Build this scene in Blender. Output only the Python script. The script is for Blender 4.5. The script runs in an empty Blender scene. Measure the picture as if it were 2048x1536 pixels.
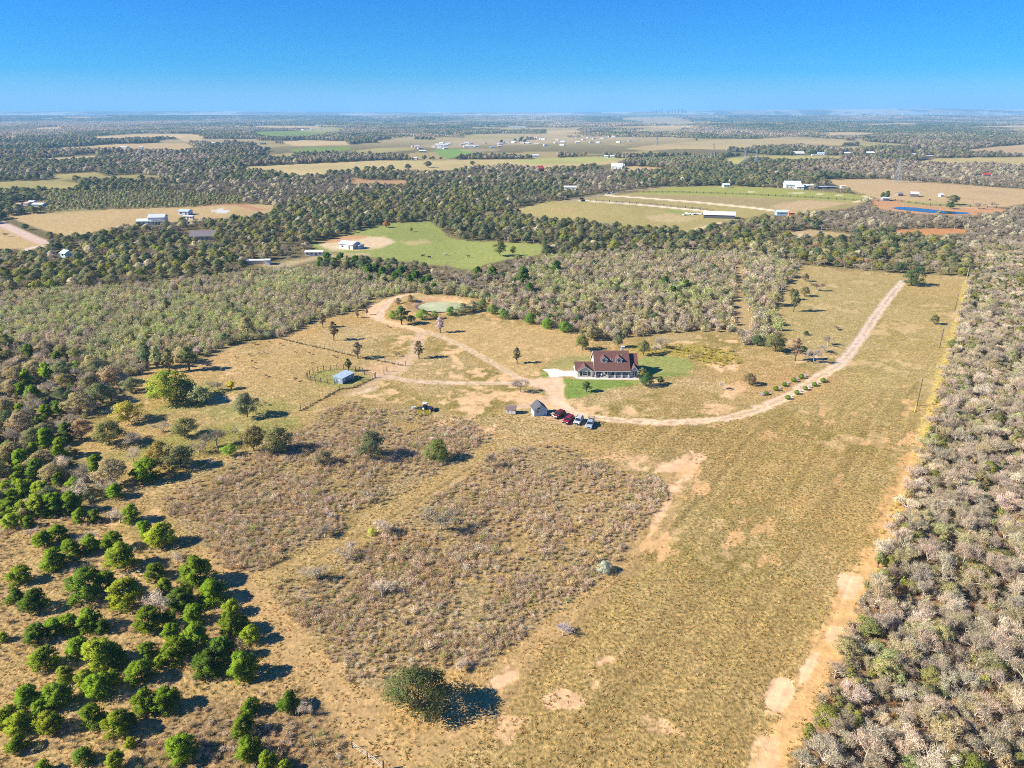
import bpy, math, random
import numpy as np
from mathutils import Vector, Matrix
random.seed(7)
rng = np.random.default_rng(7)
sc = bpy.context.scene
R = math.radians

# ------------------------------------------------------------------ camera
CAM_H, PITCH, FPX = 85.0, 21.0, 1420.0          # photo is 2048 x 1536
cd = bpy.data.cameras.new('camera'); cam = bpy.data.objects.new('camera', cd)
sc.collection.objects.link(cam); sc.camera = cam
cam.location = (0, 0, CAM_H); cam.rotation_euler = (R(90 - PITCH), 0, 0)
cd.sensor_fit = 'HORIZONTAL'; cd.sensor_width = 36.0; cd.lens = 36.0 * FPX / 2048
cd.clip_start = 1.0; cd.clip_end = 120000.0

# ------------------------------------------------------------------ sky, sun, exposure
SUN_EL = 33.0
SUN_AZ = -101.0                                   # clockwise from +Y; the sun stands to the left
w = bpy.data.worlds.new('World'); sc.world = w; w.use_nodes = True
nt = w.node_tree; nt.nodes.clear()
sky = nt.nodes.new('ShaderNodeTexSky'); sky.sky_type = 'NISHITA'; sky.sun_disc = False
sky.sun_elevation = R(SUN_EL); sky.sun_rotation = R(SUN_AZ)
sky.altitude = 0; sky.air_density = 1.0; sky.dust_density = 0.0; sky.ozone_density = 2.5
hs = nt.nodes.new('ShaderNodeHueSaturation'); hs.inputs['Saturation'].default_value = 1.55
hs.inputs['Value'].default_value = .90; hs.inputs['Hue'].default_value = 0.510
bg = nt.nodes.new('ShaderNodeBackground'); bg.inputs['Strength'].default_value = 0.065
wo = nt.nodes.new('ShaderNodeOutputWorld')
tm_ = nt.nodes.new('ShaderNodeMix'); tm_.data_type = 'RGBA'; tm_.blend_type = 'MULTIPLY'; tm_.inputs['Factor'].default_value = 1
tm_.inputs['B'].default_value = (0.46, 0.79, 1.26, 1)
nt.links.new(sky.outputs[0], tm_.inputs['A']); nt.links.new(tm_.outputs['Result'], hs.inputs['Color']); nt.links.new(hs.outputs[0], bg.inputs['Color'])
nt.links.new(bg.outputs[0], wo.inputs['Surface'])
sl = bpy.data.lights.new('sun', 'SUN'); sun = bpy.data.objects.new('sun', sl); sc.collection.objects.link(sun)
sl.energy = 5.0; sl.angle = R(0.5); sl.color = (1.0, 0.92, 0.78)
sd = Vector((math.sin(R(SUN_AZ)) * math.cos(R(SUN_EL)), math.cos(R(SUN_AZ)) * math.cos(R(SUN_EL)), math.sin(R(SUN_EL))))
sun.rotation_euler = sd.to_track_quat('Z', 'Y').to_euler()
sun.location = (0, 0, 60)
sc.view_settings.view_transform = 'Standard'; sc.view_settings.look = 'None'
sc.view_settings.exposure = 0.98; sc.view_settings.gamma = 1.0; sc.view_settings.use_curve_mapping = False
sc.render.engine = 'CYCLES'
cy = sc.cycles
cy.max_bounces = 4; cy.diffuse_bounces = 2; cy.glossy_bounces = 2; cy.transmission_bounces = 2
cy.volume_bounces = 2; cy.transparent_max_bounces = 4
cy.caustics_reflective = False; cy.caustics_refractive = False
cy.pixel_filter_type = 'BLACKMAN_HARRIS'; cy.filter_width = 0.95
cy.use_denoising = False

# ------------------------------------------------------------------ photo pixel <-> ground
CP, SP = math.cos(R(PITCH)), math.sin(R(PITCH))
def G(px, py, z=0.0):
    """pixel of the photograph -> point of the ground plane"""
    x = (px - 1024) / FPX; v = (py - 768) / FPX
    t = (CAM_H - z) / (SP + v * CP)
    return (x * t, t * (CP - v * SP))
def P(X, Y, Z=0.0):
    """world -> photo pixel (numpy)"""
    d = Y * CP + (CAM_H - Z) * SP
    d = np.maximum(d, 1e-3)
    u = -Y * SP + (CAM_H - Z) * CP
    return 1024 + FPX * X / d, 768 + FPX * u / d
def PXM(px, py):
    """photo pixels per metre at that ground point"""
    X, Y = G(px, py)
    return FPX / (Y * CP + CAM_H * SP)

# ------------------------------------------------------------------ noise
def _h(ix, iy, s):
    n = (ix.astype(np.int64) * 374761393 + iy.astype(np.int64) * 668265263 + s * 974711) & 0xffffffff
    n = ((n ^ (n >> 13)) * 1274126177) & 0xffffffff
    return ((n ^ (n >> 16)) & 0xffffff) / float(0xffffff)
def vn(x, y, s=0):
    x = np.asarray(x, float); y = np.asarray(y, float)
    ix = np.floor(x); iy = np.floor(y); fx = x - ix; fy = y - iy
    fx = fx * fx * (3 - 2 * fx); fy = fy * fy * (3 - 2 * fy)
    a = _h(ix, iy, s); b = _h(ix + 1, iy, s); c = _h(ix, iy + 1, s); d = _h(ix + 1, iy + 1, s)
    return (a * (1 - fx) + b * fx) * (1 - fy) + (c * (1 - fx) + d * fx) * fy
def fbm(x, y, sc_, s=0, o=3):
    r = 0; a = 1; t = 0
    for i in range(o):
        r = r + a * vn(x * sc_ + 17.3 * i, y * sc_ - 9.1 * i, s + i * 7); t += a; a *= 0.5; sc_ *= 2.1
    return r / t
def sstep(x, a, b):
    t = np.clip((x - a) / (b - a), 0, 1); return t * t * (3 - 2 * t)

# ------------------------------------------------------------------ polygons in photo pixels
def pip(px, py, poly):
    inside = np.zeros(px.shape, bool); n = len(poly)
    for i in range(n):
        x0, y0 = poly[i]; x1, y1 = poly[(i + 1) % n]
        if y0 == y1: continue
        c = ((y0 > py) != (y1 > py)) & (px < (x1 - x0) * (py - y0) / (y1 - y0) + x0)
        inside ^= c
    return inside
def pdist(px, py, pts, closed=True):
    d = np.full(px.shape, 1e9); n = len(pts)
    for i in range(n if closed else n - 1):
        x0, y0 = pts[i]; x1, y1 = pts[(i + 1) % n]
        vx, vy = x1 - x0, y1 - y0; L = vx * vx + vy * vy + 1e-9
        t = np.clip(((px - x0) * vx + (py - y0) * vy) / L, 0, 1)
        d = np.minimum(d, np.hypot(px - x0 - t * vx, py - y0 - t * vy))
    return d
def ell(cx, cy, rx, ry, n=20):
    return [(cx + rx * math.cos(2 * math.pi * k / n), cy + ry * math.sin(2 * math.pi * k / n)) for k in range(n)]

# far terrain: flat near the house, a low swell and a far ridge towards the skyline
def TZ(x, y):
    x = np.asarray(x, float); y = np.asarray(y, float)
    k = sstep(y, 5200, 8000)
    z = k * (fbm(x, y, 1 / 2600., 5, 2) - 0.5) * 26
    z = z + 26 * np.exp(-((y - 8600 - 0.06 * x) / 900) ** 2) * (0.6 + 0.8 * fbm(x, y * 0, 1 / 3500., 31, 2))
    z = z + sstep(y, 12000, 15500) * (58 + 72 * sstep(x, 1000, 9000) + 26 * sstep(-x, 3000, 7000) + 30 * (fbm(x, y, 1 / 2600., 9, 3) - 0.35))
    z = z + 16 * np.exp(-((x - 1500) / 700) ** 2 - ((y - 4300) / 260) ** 2)
    return z

# ------------------------------------------------------------------ the fields one sees between the woods (photo pixels): polygon, colour
TAN = (.46, .34, .17); TANG = (.36, .31, .13); GRN = (.20, .26, .07); PALE = (.50, .38, .20); ORG = (.44, .22, .09)
FIELDS = [
 ([(12,432),(100,425),(240,418),(385,414),(470,408),(548,410),(545,424),(500,434),(430,438),(340,446),(250,452),(215,462),(125,474),(70,455)], TAN),
 ([(-500,470),(0,448),(45,470),(85,488),(90,497),(0,500),(-500,510)], TAN),
 ([(-500,372),(0,363),(105,360),(165,367),(150,376),(0,379),(-500,386)], TANG),
 ([(102,349),(190,344),(212,352),(270,349),(342,353),(260,358),(150,358),(112,361)], TANG),
 ([(40,319),(120,315),(195,311),(190,317),(100,322)], PALE),
 ([(170,274),(230,270),(290,267),(380,268),(412,272),(400,281),(370,283),(350,275),(250,277),(200,277)], PALE),
 ([(60,299),(170,293),(230,288),(370,286),(396,298),(360,303),(240,299),(130,300)], TAN),
 ([(505,263),(640,261),(662,268),(560,276),(520,271)], GRN),
 ([(590,262),(640,255),(690,256),(690,262),(640,266)], (.3,.3,.12)),
 ([(560,285),(600,280),(690,282),(700,290),(590,292)], PALE),
 ([(575,299),(620,295),(700,292),(702,299),(640,306),(600,307)], GRN),
 ([(700,302),(760,296),(830,294),(830,299),(760,306),(720,308)], TANG),
 ([(865,300),(900,297),(940,300),(950,308),(895,318),(880,312)], (.2,.3,.08)),
 ([(475,334),(600,328),(750,321),(950,319),(1060,318),(1180,313),(1265,318),(1235,326),(1150,335),(1100,337),(1000,332),(930,338),(880,342),(800,341),(740,338),(720,342),(655,350),(600,352),(520,343)], (.47,.38,.18)),
 ([(1010,322),(1080,317),(1200,313),(1262,318),(1180,325),(1080,328)], (.38,.38,.13)),
 ([(700,356),(760,361),(818,360),(812,371),(760,369),(700,368)], (.42,.26,.14)),
 ([(690,470),(770,446),(860,443),(897,474),(935,482),(1080,488),(1092,500),(1070,512),(1030,516),(965,530),(942,542),(880,531),(800,522),(700,510),(630,500),(620,490)], (.27,.30,.09)),
 ([(1020,421),(1090,403),(1160,398),(1250,387),(1330,374),(1450,371),(1570,377),(1742,391),(1735,400),(1720,408),(1690,418),(1600,428),(1560,428),(1475,438),(1430,452),(1380,466),(1330,456),(1240,453),(1160,441),(1100,438),(1040,429)], (.36,.30,.12)),
 ([(1650,359),(1758,358),(1860,365),(1960,372),(2048,378),(2300,385),(2300,408),(2048,408),(1998,416),(1930,422),(1880,418),(1830,412),(1775,405),(1740,392),(1690,378)], (.47,.34,.18)),
 ([(1826,323),(1880,316),(2048,314),(2300,312),(2300,332),(2048,333),(1980,329),(1900,329),(1850,327)], (.45,.37,.16)),
 ([(1935,299),(1990,293),(2048,289),(2300,285),(2300,308),(2048,309),(2000,307),(1930,305)], (.44,.32,.17)),
 ([(1250,298),(1290,292),(1370,284),(1450,279),(1550,277),(1680,279),(1702,284),(1680,291),(1640,295),(1600,290),(1540,294),(1440,298),(1350,298),(1300,301)], (.43,.34,.17)),
 ([(1712,281),(1770,286),(1832,291),(1790,294),(1717,292)], TANG),
 ([(1445,316),(1520,311),(1680,311),(1682,319),(1590,321),(1500,318),(1470,332),(1448,325)], (.38,.35,.13)),
 ([(1240,334),(1262,332),(1330,336),(1342,338),(1290,342),(1240,340)], TAN),
 ([(1555,466),(1620,459),(1690,466),(1722,475),(1600,472)], TAN),
 ([(1780,461),(1850,457),(1930,458),(1935,466),(1860,472),(1790,468)], ORG),
 ([(1740,398),(1800,401),(1900,415),(2010,418),(2012,424),(1935,432),(1870,430),(1800,425),(1745,415)], (.48,.27,.14)),
 ([(930,270),(990,267),(1050,268),(1050,275),(960,280),(930,276)], TANG),
 ([(1090,262),(1150,260),(1170,264),(1120,268),(1095,268)], PALE),
 ([(1640,265),(1700,264),(1760,266),(1735,270),(1650,271)], PALE),
 ([(1700,248),(1830,246),(1840,250),(1760,253),(1700,252)], PALE),
 ([(1235,240),(1300,236),(1370,240),(1395,246),(1330,247),(1280,243)], (.40,.32,.18)),
 ([(1240,255),(1330,252),(1400,255),(1340,258)], PALE),
 ([(60,256),(130,253),(130,257),(70,259)], PALE),
 ([(0,274),(40,272),(38,277),(0,279)], PALE),
 ([(480,254),(530,251),(640,252),(640,256),(560,256)], PALE),
 ([(2010,258),(2048,256),(2300,255),(2300,262),(2030,262)], TANG),
 ([(1900,255),(2048,250),(2300,249),(2300,254),(2048,255)], PALE),
 ([(1740,234),(1790,231),(1800,235),(1760,237)], PALE),
]
FOREST_LO = [(-900,600),(0,590),(150,580),(300,570),(420,555),(520,545),(620,535),(700,545),(800,560),(900,570),(975,590),(990,560),(1050,535),(1100,515),(1200,505),(1500,505),(1600,530),(1700,540),(1850,549),(1935,553),(1960,500),(2900,500),(2900,200),(-900,200)]
W_RIGHT = [(1960,490),(2900,490),(2900,1900),(1490,1900),(1585,1536),(1625,1440),(1650,1380),(1685,1290),(1710,1220),(1745,1140),(1780,1070),(1805,1010),(1825,950),(1855,870),(1872,800),(1892,730),(1913,660),(1928,600),(1942,552)]
W_THICK = [(-900,620),(0,592),(150,582),(300,572),(420,557),(520,547),(620,537),(700,547),(800,562),(900,572),(975,592),(975,600),(860,590),(800,588),(740,604),(722,622),(660,632),(600,655),(550,677),(480,685),(440,702),(400,722),(330,730),(290,745),(255,762),(100,710),(-900,700)]
W_LEFT = [(-900,690),(100,700),(255,755),(270,775),(262,800),(215,812),(160,850),(140,900),(185,935),(235,965),(225,1000),(120,1015),(40,1040),(-900,1060)]
W_MID = [(960,602),(990,562),(1050,537),(1100,517),(1200,507),(1500,507),(1600,532),(1590,552),(1560,587),(1545,622),(1562,655),(1545,692),(1490,690),(1465,665),(1390,664),(1300,670),(1200,682),(1150,668),(1080,650),(1010,640),(985,618)]
BRUSH_N = [(600,860),(640,828),(700,802),(780,804),(850,827),(900,832),(960,850),(990,880),(960,905),(900,935),(820,978),(760,1015),(700,1050),(620,1100),(540,1135),(480,1150),(430,1130),(400,1090),(350,1040),(310,1010),(340,980),(420,940),(500,905)]
BRUSH_C = [(980,905),(1060,890),(1120,890),(1180,910),(1240,930),(1300,950),(1330,970),(1335,1000),(1300,1040),(1270,1080),(1220,1140),(1160,1190),(1100,1230),(1040,1280),(1000,1300),(980,1330),(900,1335),(850,1350),(760,1385),(700,1370),(650,1310),(600,1260),(560,1210),(530,1180),(560,1162),(640,1135),(700,1105),(760,1068),(800,1035),(870,990),(930,955)]
BRUSH_S = [(520,1400),(600,1385),(660,1430),(720,1536),(740,1700),(200,1700),(330,1450),(420,1400)]
BRUSH_H = [(1250,692),(1300,688),(1400,690),(1460,700),(1490,725),(1440,740),(1390,720),(1330,708),(1270,708)]
# ------------------------------------------------------------------ node helpers
def mat(name):
    m = bpy.data.materials.new(name); m.use_nodes = True; m.node_tree.nodes.clear()
    return m, m.node_tree.nodes, m.node_tree.links
def principled(name, col, rough=0.7, metal=0.0, noise=0.12, scale=3.0, spec=0.3, emis=None):
    m, N, L = mat(name)
    b = N.new('ShaderNodeBsdfPrincipled'); o = N.new('ShaderNodeOutputMaterial')
    b.inputs['Roughness'].default_value = rough; b.inputs['Metallic'].default_value = metal
    b.inputs['Specular IOR Level'].default_value = spec
    tc = N.new('ShaderNodeTexCoord'); n = N.new('ShaderNodeTexNoise'); n.inputs['Scale'].default_value = scale; n.inputs['Detail'].default_value = 3
    mr = N.new('ShaderNodeMapRange'); mr.inputs['To Min'].default_value = 1 - noise; mr.inputs['To Max'].default_value = 1 + noise
    mx = N.new('ShaderNodeMix'); mx.data_type = 'RGBA'; mx.blend_type = 'MULTIPLY'; mx.inputs['Factor'].default_value = 1
    mx.inputs['A'].default_value = (*col, 1)
    L.new(tc.outputs['Object'], n.inputs['Vector']); L.new(n.outputs['Fac'], mr.inputs['Value'])
    L.new(mr.outputs[0], mx.inputs['B']); L.new(mx.outputs['Result'], b.inputs['Base Color']); L.new(b.outputs[0], o.inputs['Surface'])
    return m
def leafmat(name, var=0.45, transl=0.25, gain=1.0):
    """diffuse leaf or twig: colour comes from the plant's own 'tint', each leaf a little different"""
    m, N, L = mat(name)
    at = N.new('ShaderNodeAttribute'); at.attribute_type = 'INSTANCER'; at.attribute_name = 'tint'
    ge = N.new('ShaderNodeNewGeometry')
    mr = N.new('ShaderNodeMapRange'); mr.inputs['To Min'].default_value = gain * (1 - var); mr.inputs['To Max'].default_value = gain * (1 + var)
    L.new(ge.outputs['Random Per Island'], mr.inputs['Value'])
    hs = N.new('ShaderNodeHueSaturation')
    wn = N.new('ShaderNodeTexWhiteNoise'); wn.noise_dimensions = '1D'; L.new(ge.outputs['Random Per Island'], wn.inputs['W'])
    mh = N.new('ShaderNodeMapRange'); mh.inputs['To Min'].default_value = 0.47; mh.inputs['To Max'].default_value = 0.53
    L.new(wn.outputs['Value'], mh.inputs['Value']); L.new(mh.outputs[0], hs.inputs['Hue'])
    L.new(mr.outputs[0], hs.inputs['Value']); L.new(at.outputs['Color'], hs.inputs['Color'])
    d = N.new('ShaderNodeBsdfDiffuse'); t = N.new('ShaderNodeBsdfTranslucent'); mx = N.new('ShaderNodeMixShader')
    mx.inputs[0].default_value = transl
    o = N.new('ShaderNodeOutputMaterial')
    L.new(hs.outputs[0], d.inputs['Color']); L.new(hs.outputs[0], t.inputs['Color'])
    L.new(d.outputs[0], mx.inputs[1]); L.new(t.outputs[0], mx.inputs[2]); L.new(mx.outputs[0], o.inputs['Surface'])
    return m
M_LEAF = leafmat('leaves', 0.30, 0.44, gain=2.1)
M_GRASS = leafmat('grass_blades', 0.18, 0.3, gain=1.5)
M_TWIGB = leafmat('bush_twigs', 0.35, 0.3, gain=1.75)
M_TWIG = leafmat('twigs', 0.35, 0.15, gain=1.6)
M_BARK = principled('bark', (.13, .10, .075), 0.9, noise=.3, scale=2)
M_PALEBARK = principled('pale_bark', (.50, .43, .35), 0.9, noise=.3, scale=2)

# ------------------------------------------------------------------ scene helpers
def tag(o, label=None, cat=None, group=None, kind=None):
    if label: o['label'] = label
    if cat: o['category'] = cat
    if group: o['group'] = group
    if kind: o['kind'] = kind
    return o
def link(name, data, parent=None, loc=None, rz=None, s=None):
    o = bpy.data.objects.new(name, data); sc.collection.objects.link(o)
    if parent: o.parent = parent
    if loc is not None: o.location = loc
    if rz is not None: o.rotation_euler = (0, 0, rz)
    if s is not None: o.scale = s
    return o
def np_mesh(name, V, T, mats=(), midx=None, quads=False, smooth=False, normals=None):
    V = np.asarray(V, np.float32); T = np.asarray(T, np.int32)
    k = T.shape[1]
    me = bpy.data.meshes.new(name)
    me.vertices.add(len(V)); me.vertices.foreach_set('co', V.ravel())
    me.loops.add(T.size); me.loops.foreach_set('vertex_index', T.ravel())
    me.polygons.add(len(T)); me.polygons.foreach_set('loop_start', np.arange(0, T.size, k, dtype=np.int32))
    me.polygons.foreach_set('loop_total', np.full(len(T), k, np.int32))
    for m in mats: me.materials.append(m)
    if midx is not None: me.polygons.foreach_set('material_index', np.asarray(midx, np.int32))
    if smooth: me.polygons.foreach_set('use_smooth', np.ones(len(T), bool))
    me.update(calc_edges=True)
    if normals is not None:
        me.polygons.foreach_set('use_smooth', np.ones(len(T), bool)); me.normals_split_custom_set_from_vertices(np.asarray(normals, float).tolist())
    return me

# ------------------------------------------------------------------ ground: one sheet, finer where the photo looks closely
def build_ground():
    pys = list(np.arange(1640, 300, -2.2)) + list(np.arange(300, 234, -1.2)) 
    Ys = [G(1024, p)[1] for p in pys]
    far = list(np.geomspace(Ys[-1] * 1.05, 42000, 46))
    near = [-3000, -1200, -400, -100, 0, 25, 45, 58]
    Y = np.array(near + Ys + far)
    u = np.concatenate([-np.geomspace(3.2, 1.2, 12), np.arange(-1.16, 1.16, 0.0026), np.geomspace(1.2, 3.2, 12)])
    W = 0.72 * (np.maximum(Y, 60) * CP + CAM_H * SP) * np.where(Y < 40, 2.5 - np.minimum(Y, 0) / 250, 1.0)
    YY, UU = np.meshgrid(Y, u, indexing='ij'); XX = UU * W[:, None]
    x, y = XX.ravel(), YY.ravel()
    px, py = P(x, y); 
    ok = y > 50
    px = np.where(ok, px, 1024 + x * 3); py = np.where(ok, py, 1800)
    dist = np.hypot(x, y)
    # --- base: dry grass of the property
    n1 = fbm(x, y, 1 / 45., 1, 3); n2 = fbm(x, y, 1 / 11., 2, 3); n3 = fbm(x, y, 1 / 2.6, 3, 3); n4 = fbm(x, y, 1 / 0.8, 4, 2)
    C = np.zeros((len(x), 3)); tuft = np.full(len(x), 1.0)
    def mixc(mask, col):
        m = np.clip(mask, 0, 1)[:, None]
        C[:] = C * (1 - m) + np.asarray(col) * m
    C[:] = (.41, .29, .125)
    mixc(sstep(n2 * .6 + n1 * .5, .45, .72), (.27, .215, .07))            # greener grass
    mixc(sstep(n3 * .5 + n2 * .5, .52, .68) * .8, (.47, .35, .17))
    mixc(sstep(fbm(x, y, 1 / 22., 301, 3), .5, .68) * .5, (.49, .37, .20))
    mixc(sstep(1 - n1, .48, .7) * .5, (.48, .30, .13))                    # orange cast
    bare = sstep(n1 * .45 + n2 * .40 + n3 * .25, .655, .72)
    mixc(bare * .85, (.64, .42, .22)); tuft *= 1 - .8 * bare
    # wobbling pixel coordinates give ragged outlines
    wa = (n3 - .5) * 9 + (n2 - .5) * 14; wb = (n4 - .5) * 5 + (fbm(x, y, 1 / 7., 21, 2) - .5) * 9
    fade = np.clip((py - 222) / 400, .08, 1)
    qx = px + wa * fade; qy = py + wb * fade * .6
    def poly(pl, col, soft=6, amt=1.0, tf=None, rag=False):
        xs = [p[0] for p in pl]; ys = [p[1] for p in pl]
        m = (qx > min(xs) - soft - 12) & (qx < max(xs) + soft + 12) & (qy > min(ys) - soft - 8) & (qy < max(ys) + soft + 8)
        if not m.any(): return
        a, b = qx[m], qy[m]
        sdf = pdist(a, b, pl) * np.where(pip(a, b, pl), 1, -1)
        k = sstep(sdf, -soft, soft)
        if rag: k = sstep(k + (n3[m] - .5) * 1.1 + (n4[m] - .5) * .7 + (n2[m] - .5) * .8, .32, .85)
        k = k * amt
        kk = np.zeros(len(x)); kk[m] = k
        if callable(col): col = col(kk)
        mixc(kk, col)
        if tf is not None: tuft[:] = tuft * (1 - kk) + tf * kk
        return kk
    def stroke(pts, w_m, col, soft=.35, amt=1.0, tf=0.1, wob=1.0):
        pts = [G(*p) for p in pts]
        xs = [p[0] for p in pts]; ys = [p[1] for p in pts]; r = w_m + 3
        m = (x > min(xs) - r) & (x < max(xs) + r) & (y > min(ys) - r) & (y < max(ys) + r)
        if not m.any(): return
        d = pdist(x[m], y[m], pts, closed=False) + (n3[m] - .5) * wob * 2.2 + (n4[m] - .5) * wob
        k = 1 - sstep(d, w_m / 2 * (1 - soft), w_m / 2 * (1 + soft))
        kk = np.zeros(len(x)); kk[m] = k * amt
        mixc(kk, col)
        if tf is not None: tuft[:] = tuft * (1 - kk) + tf * kk
    # --- left meadow with junipers: tan grass
    poly([(-900,1010),(230,1000),(300,940),(420,1100),(500,1180),(640,1350),(760,1536),(800,1900),(-900,1900)], (.40,.275,.125), 30, .6, 1.0)
    # --- woods floor everywhere beyond, then the open fields
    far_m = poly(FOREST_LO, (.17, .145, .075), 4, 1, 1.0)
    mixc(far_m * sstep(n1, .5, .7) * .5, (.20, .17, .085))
    # far country mosaic: seen beyond the placed woods
    n5 = fbm(x, y * .45, 1 / 900., 41, 3); n6 = fbm(x, y, 1 / 240., 43, 3)
    fk = sstep(y, 1500, 2600) * far_m
    mixc(fk * sstep(n5 * .6 + n6 * .4, .535, .56) * .85, (.44, .36, .20))
    n7 = fbm(x, y * .3, 1 / 1500., 47, 3)
    mixc(sstep(y, 5500, 8000) * sstep(n7, .35, .7) * .6, (.13, .10, .075))
    mixc(sstep(y, 5500, 8000) * sstep(fbm(x, y * .35, 1 / 420., 51, 2), .60, .70) * .5, (.28, .22, .15))
    mixc(sstep(y, 10000, 11500) * sstep(fbm(x, y * .3, 1 / 500., 53, 3), .48, .62) * .85, (.55, .52, .46))
    nclr = fbm(x, y * .6, 1 / 160., 71, 3)
    mixc(far_m * sstep(nclr, .67, .70) * (y > 1400) * (y < 2600), (.36, .29, .14))
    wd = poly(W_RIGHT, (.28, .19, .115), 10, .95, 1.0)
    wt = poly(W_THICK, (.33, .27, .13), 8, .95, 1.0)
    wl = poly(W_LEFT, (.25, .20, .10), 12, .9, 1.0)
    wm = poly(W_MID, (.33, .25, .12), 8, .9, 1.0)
    poly([(1468,530),(1490,530),(1484,590),(1508,640),(1498,668),(1470,668),(1462,620),(1472,580)], (.42,.31,.15), 6, .8, .6)
    poly([(880,588),(960,590),(1010,620),(1000,640),(940,600)], (.45,.24,.10), 8, .6, .6)
    for pl, col in FIELDS:
        s = 2.0 if min(p[1] for p in pl) > 330 else .9
        kk = poly(pl, col, s, 1, .5)
        if kk is not None:
            mixc(kk * sstep(fbm(x, y * .5, 1 / 60., 61, 3), .5, .75) * .45, tuple(c * .78 for c in col))
            mixc(kk * sstep(fbm(x, y * .5, 1 / 110., 67, 2), .55, .8) * .4, tuple(min(1, c * 1.25) for c in (col[0] * 1.05, col[1], col[2])))
    # bare earth and details in the far pastures
    poly([(640,490),(690,474),(770,474),(790,484),(765,495),(715,500),(660,500)], (.62,.47,.30), 3, .9, .1)
    poly([(628,486),(690,470),(740,472),(730,478),(680,484)], (.50,.27,.13), 3, .8, .1)
    poly([(800,484),(850,480),(862,485),(820,490)], (.50,.38,.2), 3, .7)
    poly([(1330,375),(1450,373),(1570,378),(1740,392),(1722,403),(1560,396),(1400,390),(1270,387)], (.30,.33,.08), 1.5, .8)
    poly([(1215,398),(1270,389),(1400,392),(1540,398),(1700,406),(1640,416),(1560,418),(1400,407)], (.33,.26,.13), 1.5, .75)
    poly([(1540,412),(1600,400),(1700,405),(1640,418),(1570,424)], (.50,.36,.20), 2, .8)
    poly([(1800,402),(1930,405),(1960,412),(1900,414),(1810,410)], (.33,.32,.11), 2, .8)
    poly([(1400,428),(1370,424),(1340,418),(1330,422),(1380,430)], (.22,.30,.08), 2, .8)
    poly([(1100,420),(1140,414),(1160,418),(1120,424)], (.45,.30,.16), 2, .6)
    poly([(1290,432),(1340,428),(1400,436),(1360,446),(1300,442)], (.52,.40,.22), 3, .6)
    stroke([(1205,390),(1300,397),(1400,405),(1500,415),(1600,428)], 11, (.75,.62,.42), wob=0)
    stroke([(1165,401),(1270,408),(1400,421),(1430,425)], 11, (.70,.60,.42), wob=0)
    stroke([(1370,466),(1400,456),(1440,446)], 5, (.62,.50,.3))
    stroke([(1130,403),(1205,390),(1270,380),(1330,375)], 6, (.34,.27,.20))
    stroke([(1680,391),(1728,392),(1740,397),(1710,404)], 5, (.70,.58,.38))
    stroke([(1500,384),(1600,386),(1690,391)], 4, (.66,.55,.36))
    stroke([(410,412),(440,409),(480,410),(520,420)], 9, (.42,.22,.12))
    poly([(420,421),(445,417),(460,423),(452,428),(432,426)], (.55,.53,.49), 1, 1, 0)
    stroke([(-60,420),(0,446),(30,460),(60,474),(92,487)], 9, (.56,.42,.33), wob=.3)
    stroke([(50,500),(70,494),(90,492)], 5, (.6,.5,.4))
    poly([(30,408),(90,402),(92,416),(40,416)], (.45,.32,.22), 2, .8)
    poly([(120,504),(180,500),(190,516),(130,520)], (.35,.33,.15), 3, .8)
    poly([(20,405),(100,410),(200,418),(190,424),(100,426),(0,428)], (.32,.30,.13), 3, .6)
    poly([(380,484),(420,482),(430,492),(390,494)], (.4,.32,.2), 3, .5)
    poly([(490,528),(540,528),(650,508),(740,506),(740,514),(640,520),(560,536)], (.48,.38,.22), 3, .8)
    poly([(355,448),(375,440),(390,446),(375,452)], (.5,.42,.3), 2, .7)
    # village clearings
    for cx, cy, rx, ry in ((900,292,60,4),(1000,284,110,6),(1110,282,70,5),(1190,276,90,4),(960,300,40,3),(790,272,50,2.5),(620,258,50,2),(1340,268,60,2),(1070,270,120,2.5)):
        poly(ell(cx, cy, rx, ry), (.46,.37,.24), 2, .55)
    # --- home ground
    poly([(960,640),(1010,645),(1150,668),(1190,684),(1185,700),(1140,722),(1088,734),(1060,760),(1030,756),(960,712),(860,664),(880,650)], (.48,.335,.15), 10, .8, .7)
    poly([(1600,530),(1700,542),(1850,550),(1800,565),(1740,640),(1690,700),(1620,690),(1560,660),(1550,610),(1570,570)], (.40,.32,.14), 10, .75)
    poly([(1935,553),(1915,620),(1880,740),(1850,860),(1600,850),(1700,735),(1800,570),(1850,550)], (.40,.31,.125), 20, .65)
    poly([(1130,830),(1500,850),(1650,800),(1850,760),(1840,870),(1780,1050),(1690,1210),(1600,1390),(1500,1560),(1050,1600),(1000,1400),(1100,1280),(1250,1130),(1340,1010),(1330,940),(1200,890)], (.30,.225,.08), 25, .5, 1.1)
    poly([(410,740),(600,700),(760,700),(800,740),(700,790),(600,850),(400,860),(300,830)], (.42,.31,.14), 20, .6)
    for pl in ([(200,915),(330,870),(470,845),(600,830),(600,860),(470,900),(300,930)], [(400,825),(480,800),(560,800),(600,815),(560,830),(440,840)], [(420,760),(470,780),(440,812),(300,830),(310,815)]):
        poly(pl, (.25,.25,.075), 10, .7)
    poly([(640,740),(720,735),(740,760),(690,775),(640,772),(610,758)], (.25,.26,.08), 6, .75)
    poly([(740,725),(800,715),(810,735),(770,752),(710,748)], (.55,.36,.20), 6, .8, .3)
    poly([(720,780),(760,772),(752,782),(718,790)], (.6,.45,.3), 3, .8, .2)
    # brushland
    for B in (BRUSH_N, BRUSH_C):
        kk = poly(B, (.34, .26, .145), 9, .92, 1.2)
        mixc(kk * sstep(n2, .5, .66) * .7, (.27, .205, .065)); mixc(kk * sstep(n1 * .5 + n2 * .5, .56, .66) * .6, (.40, .27, .13))
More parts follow.
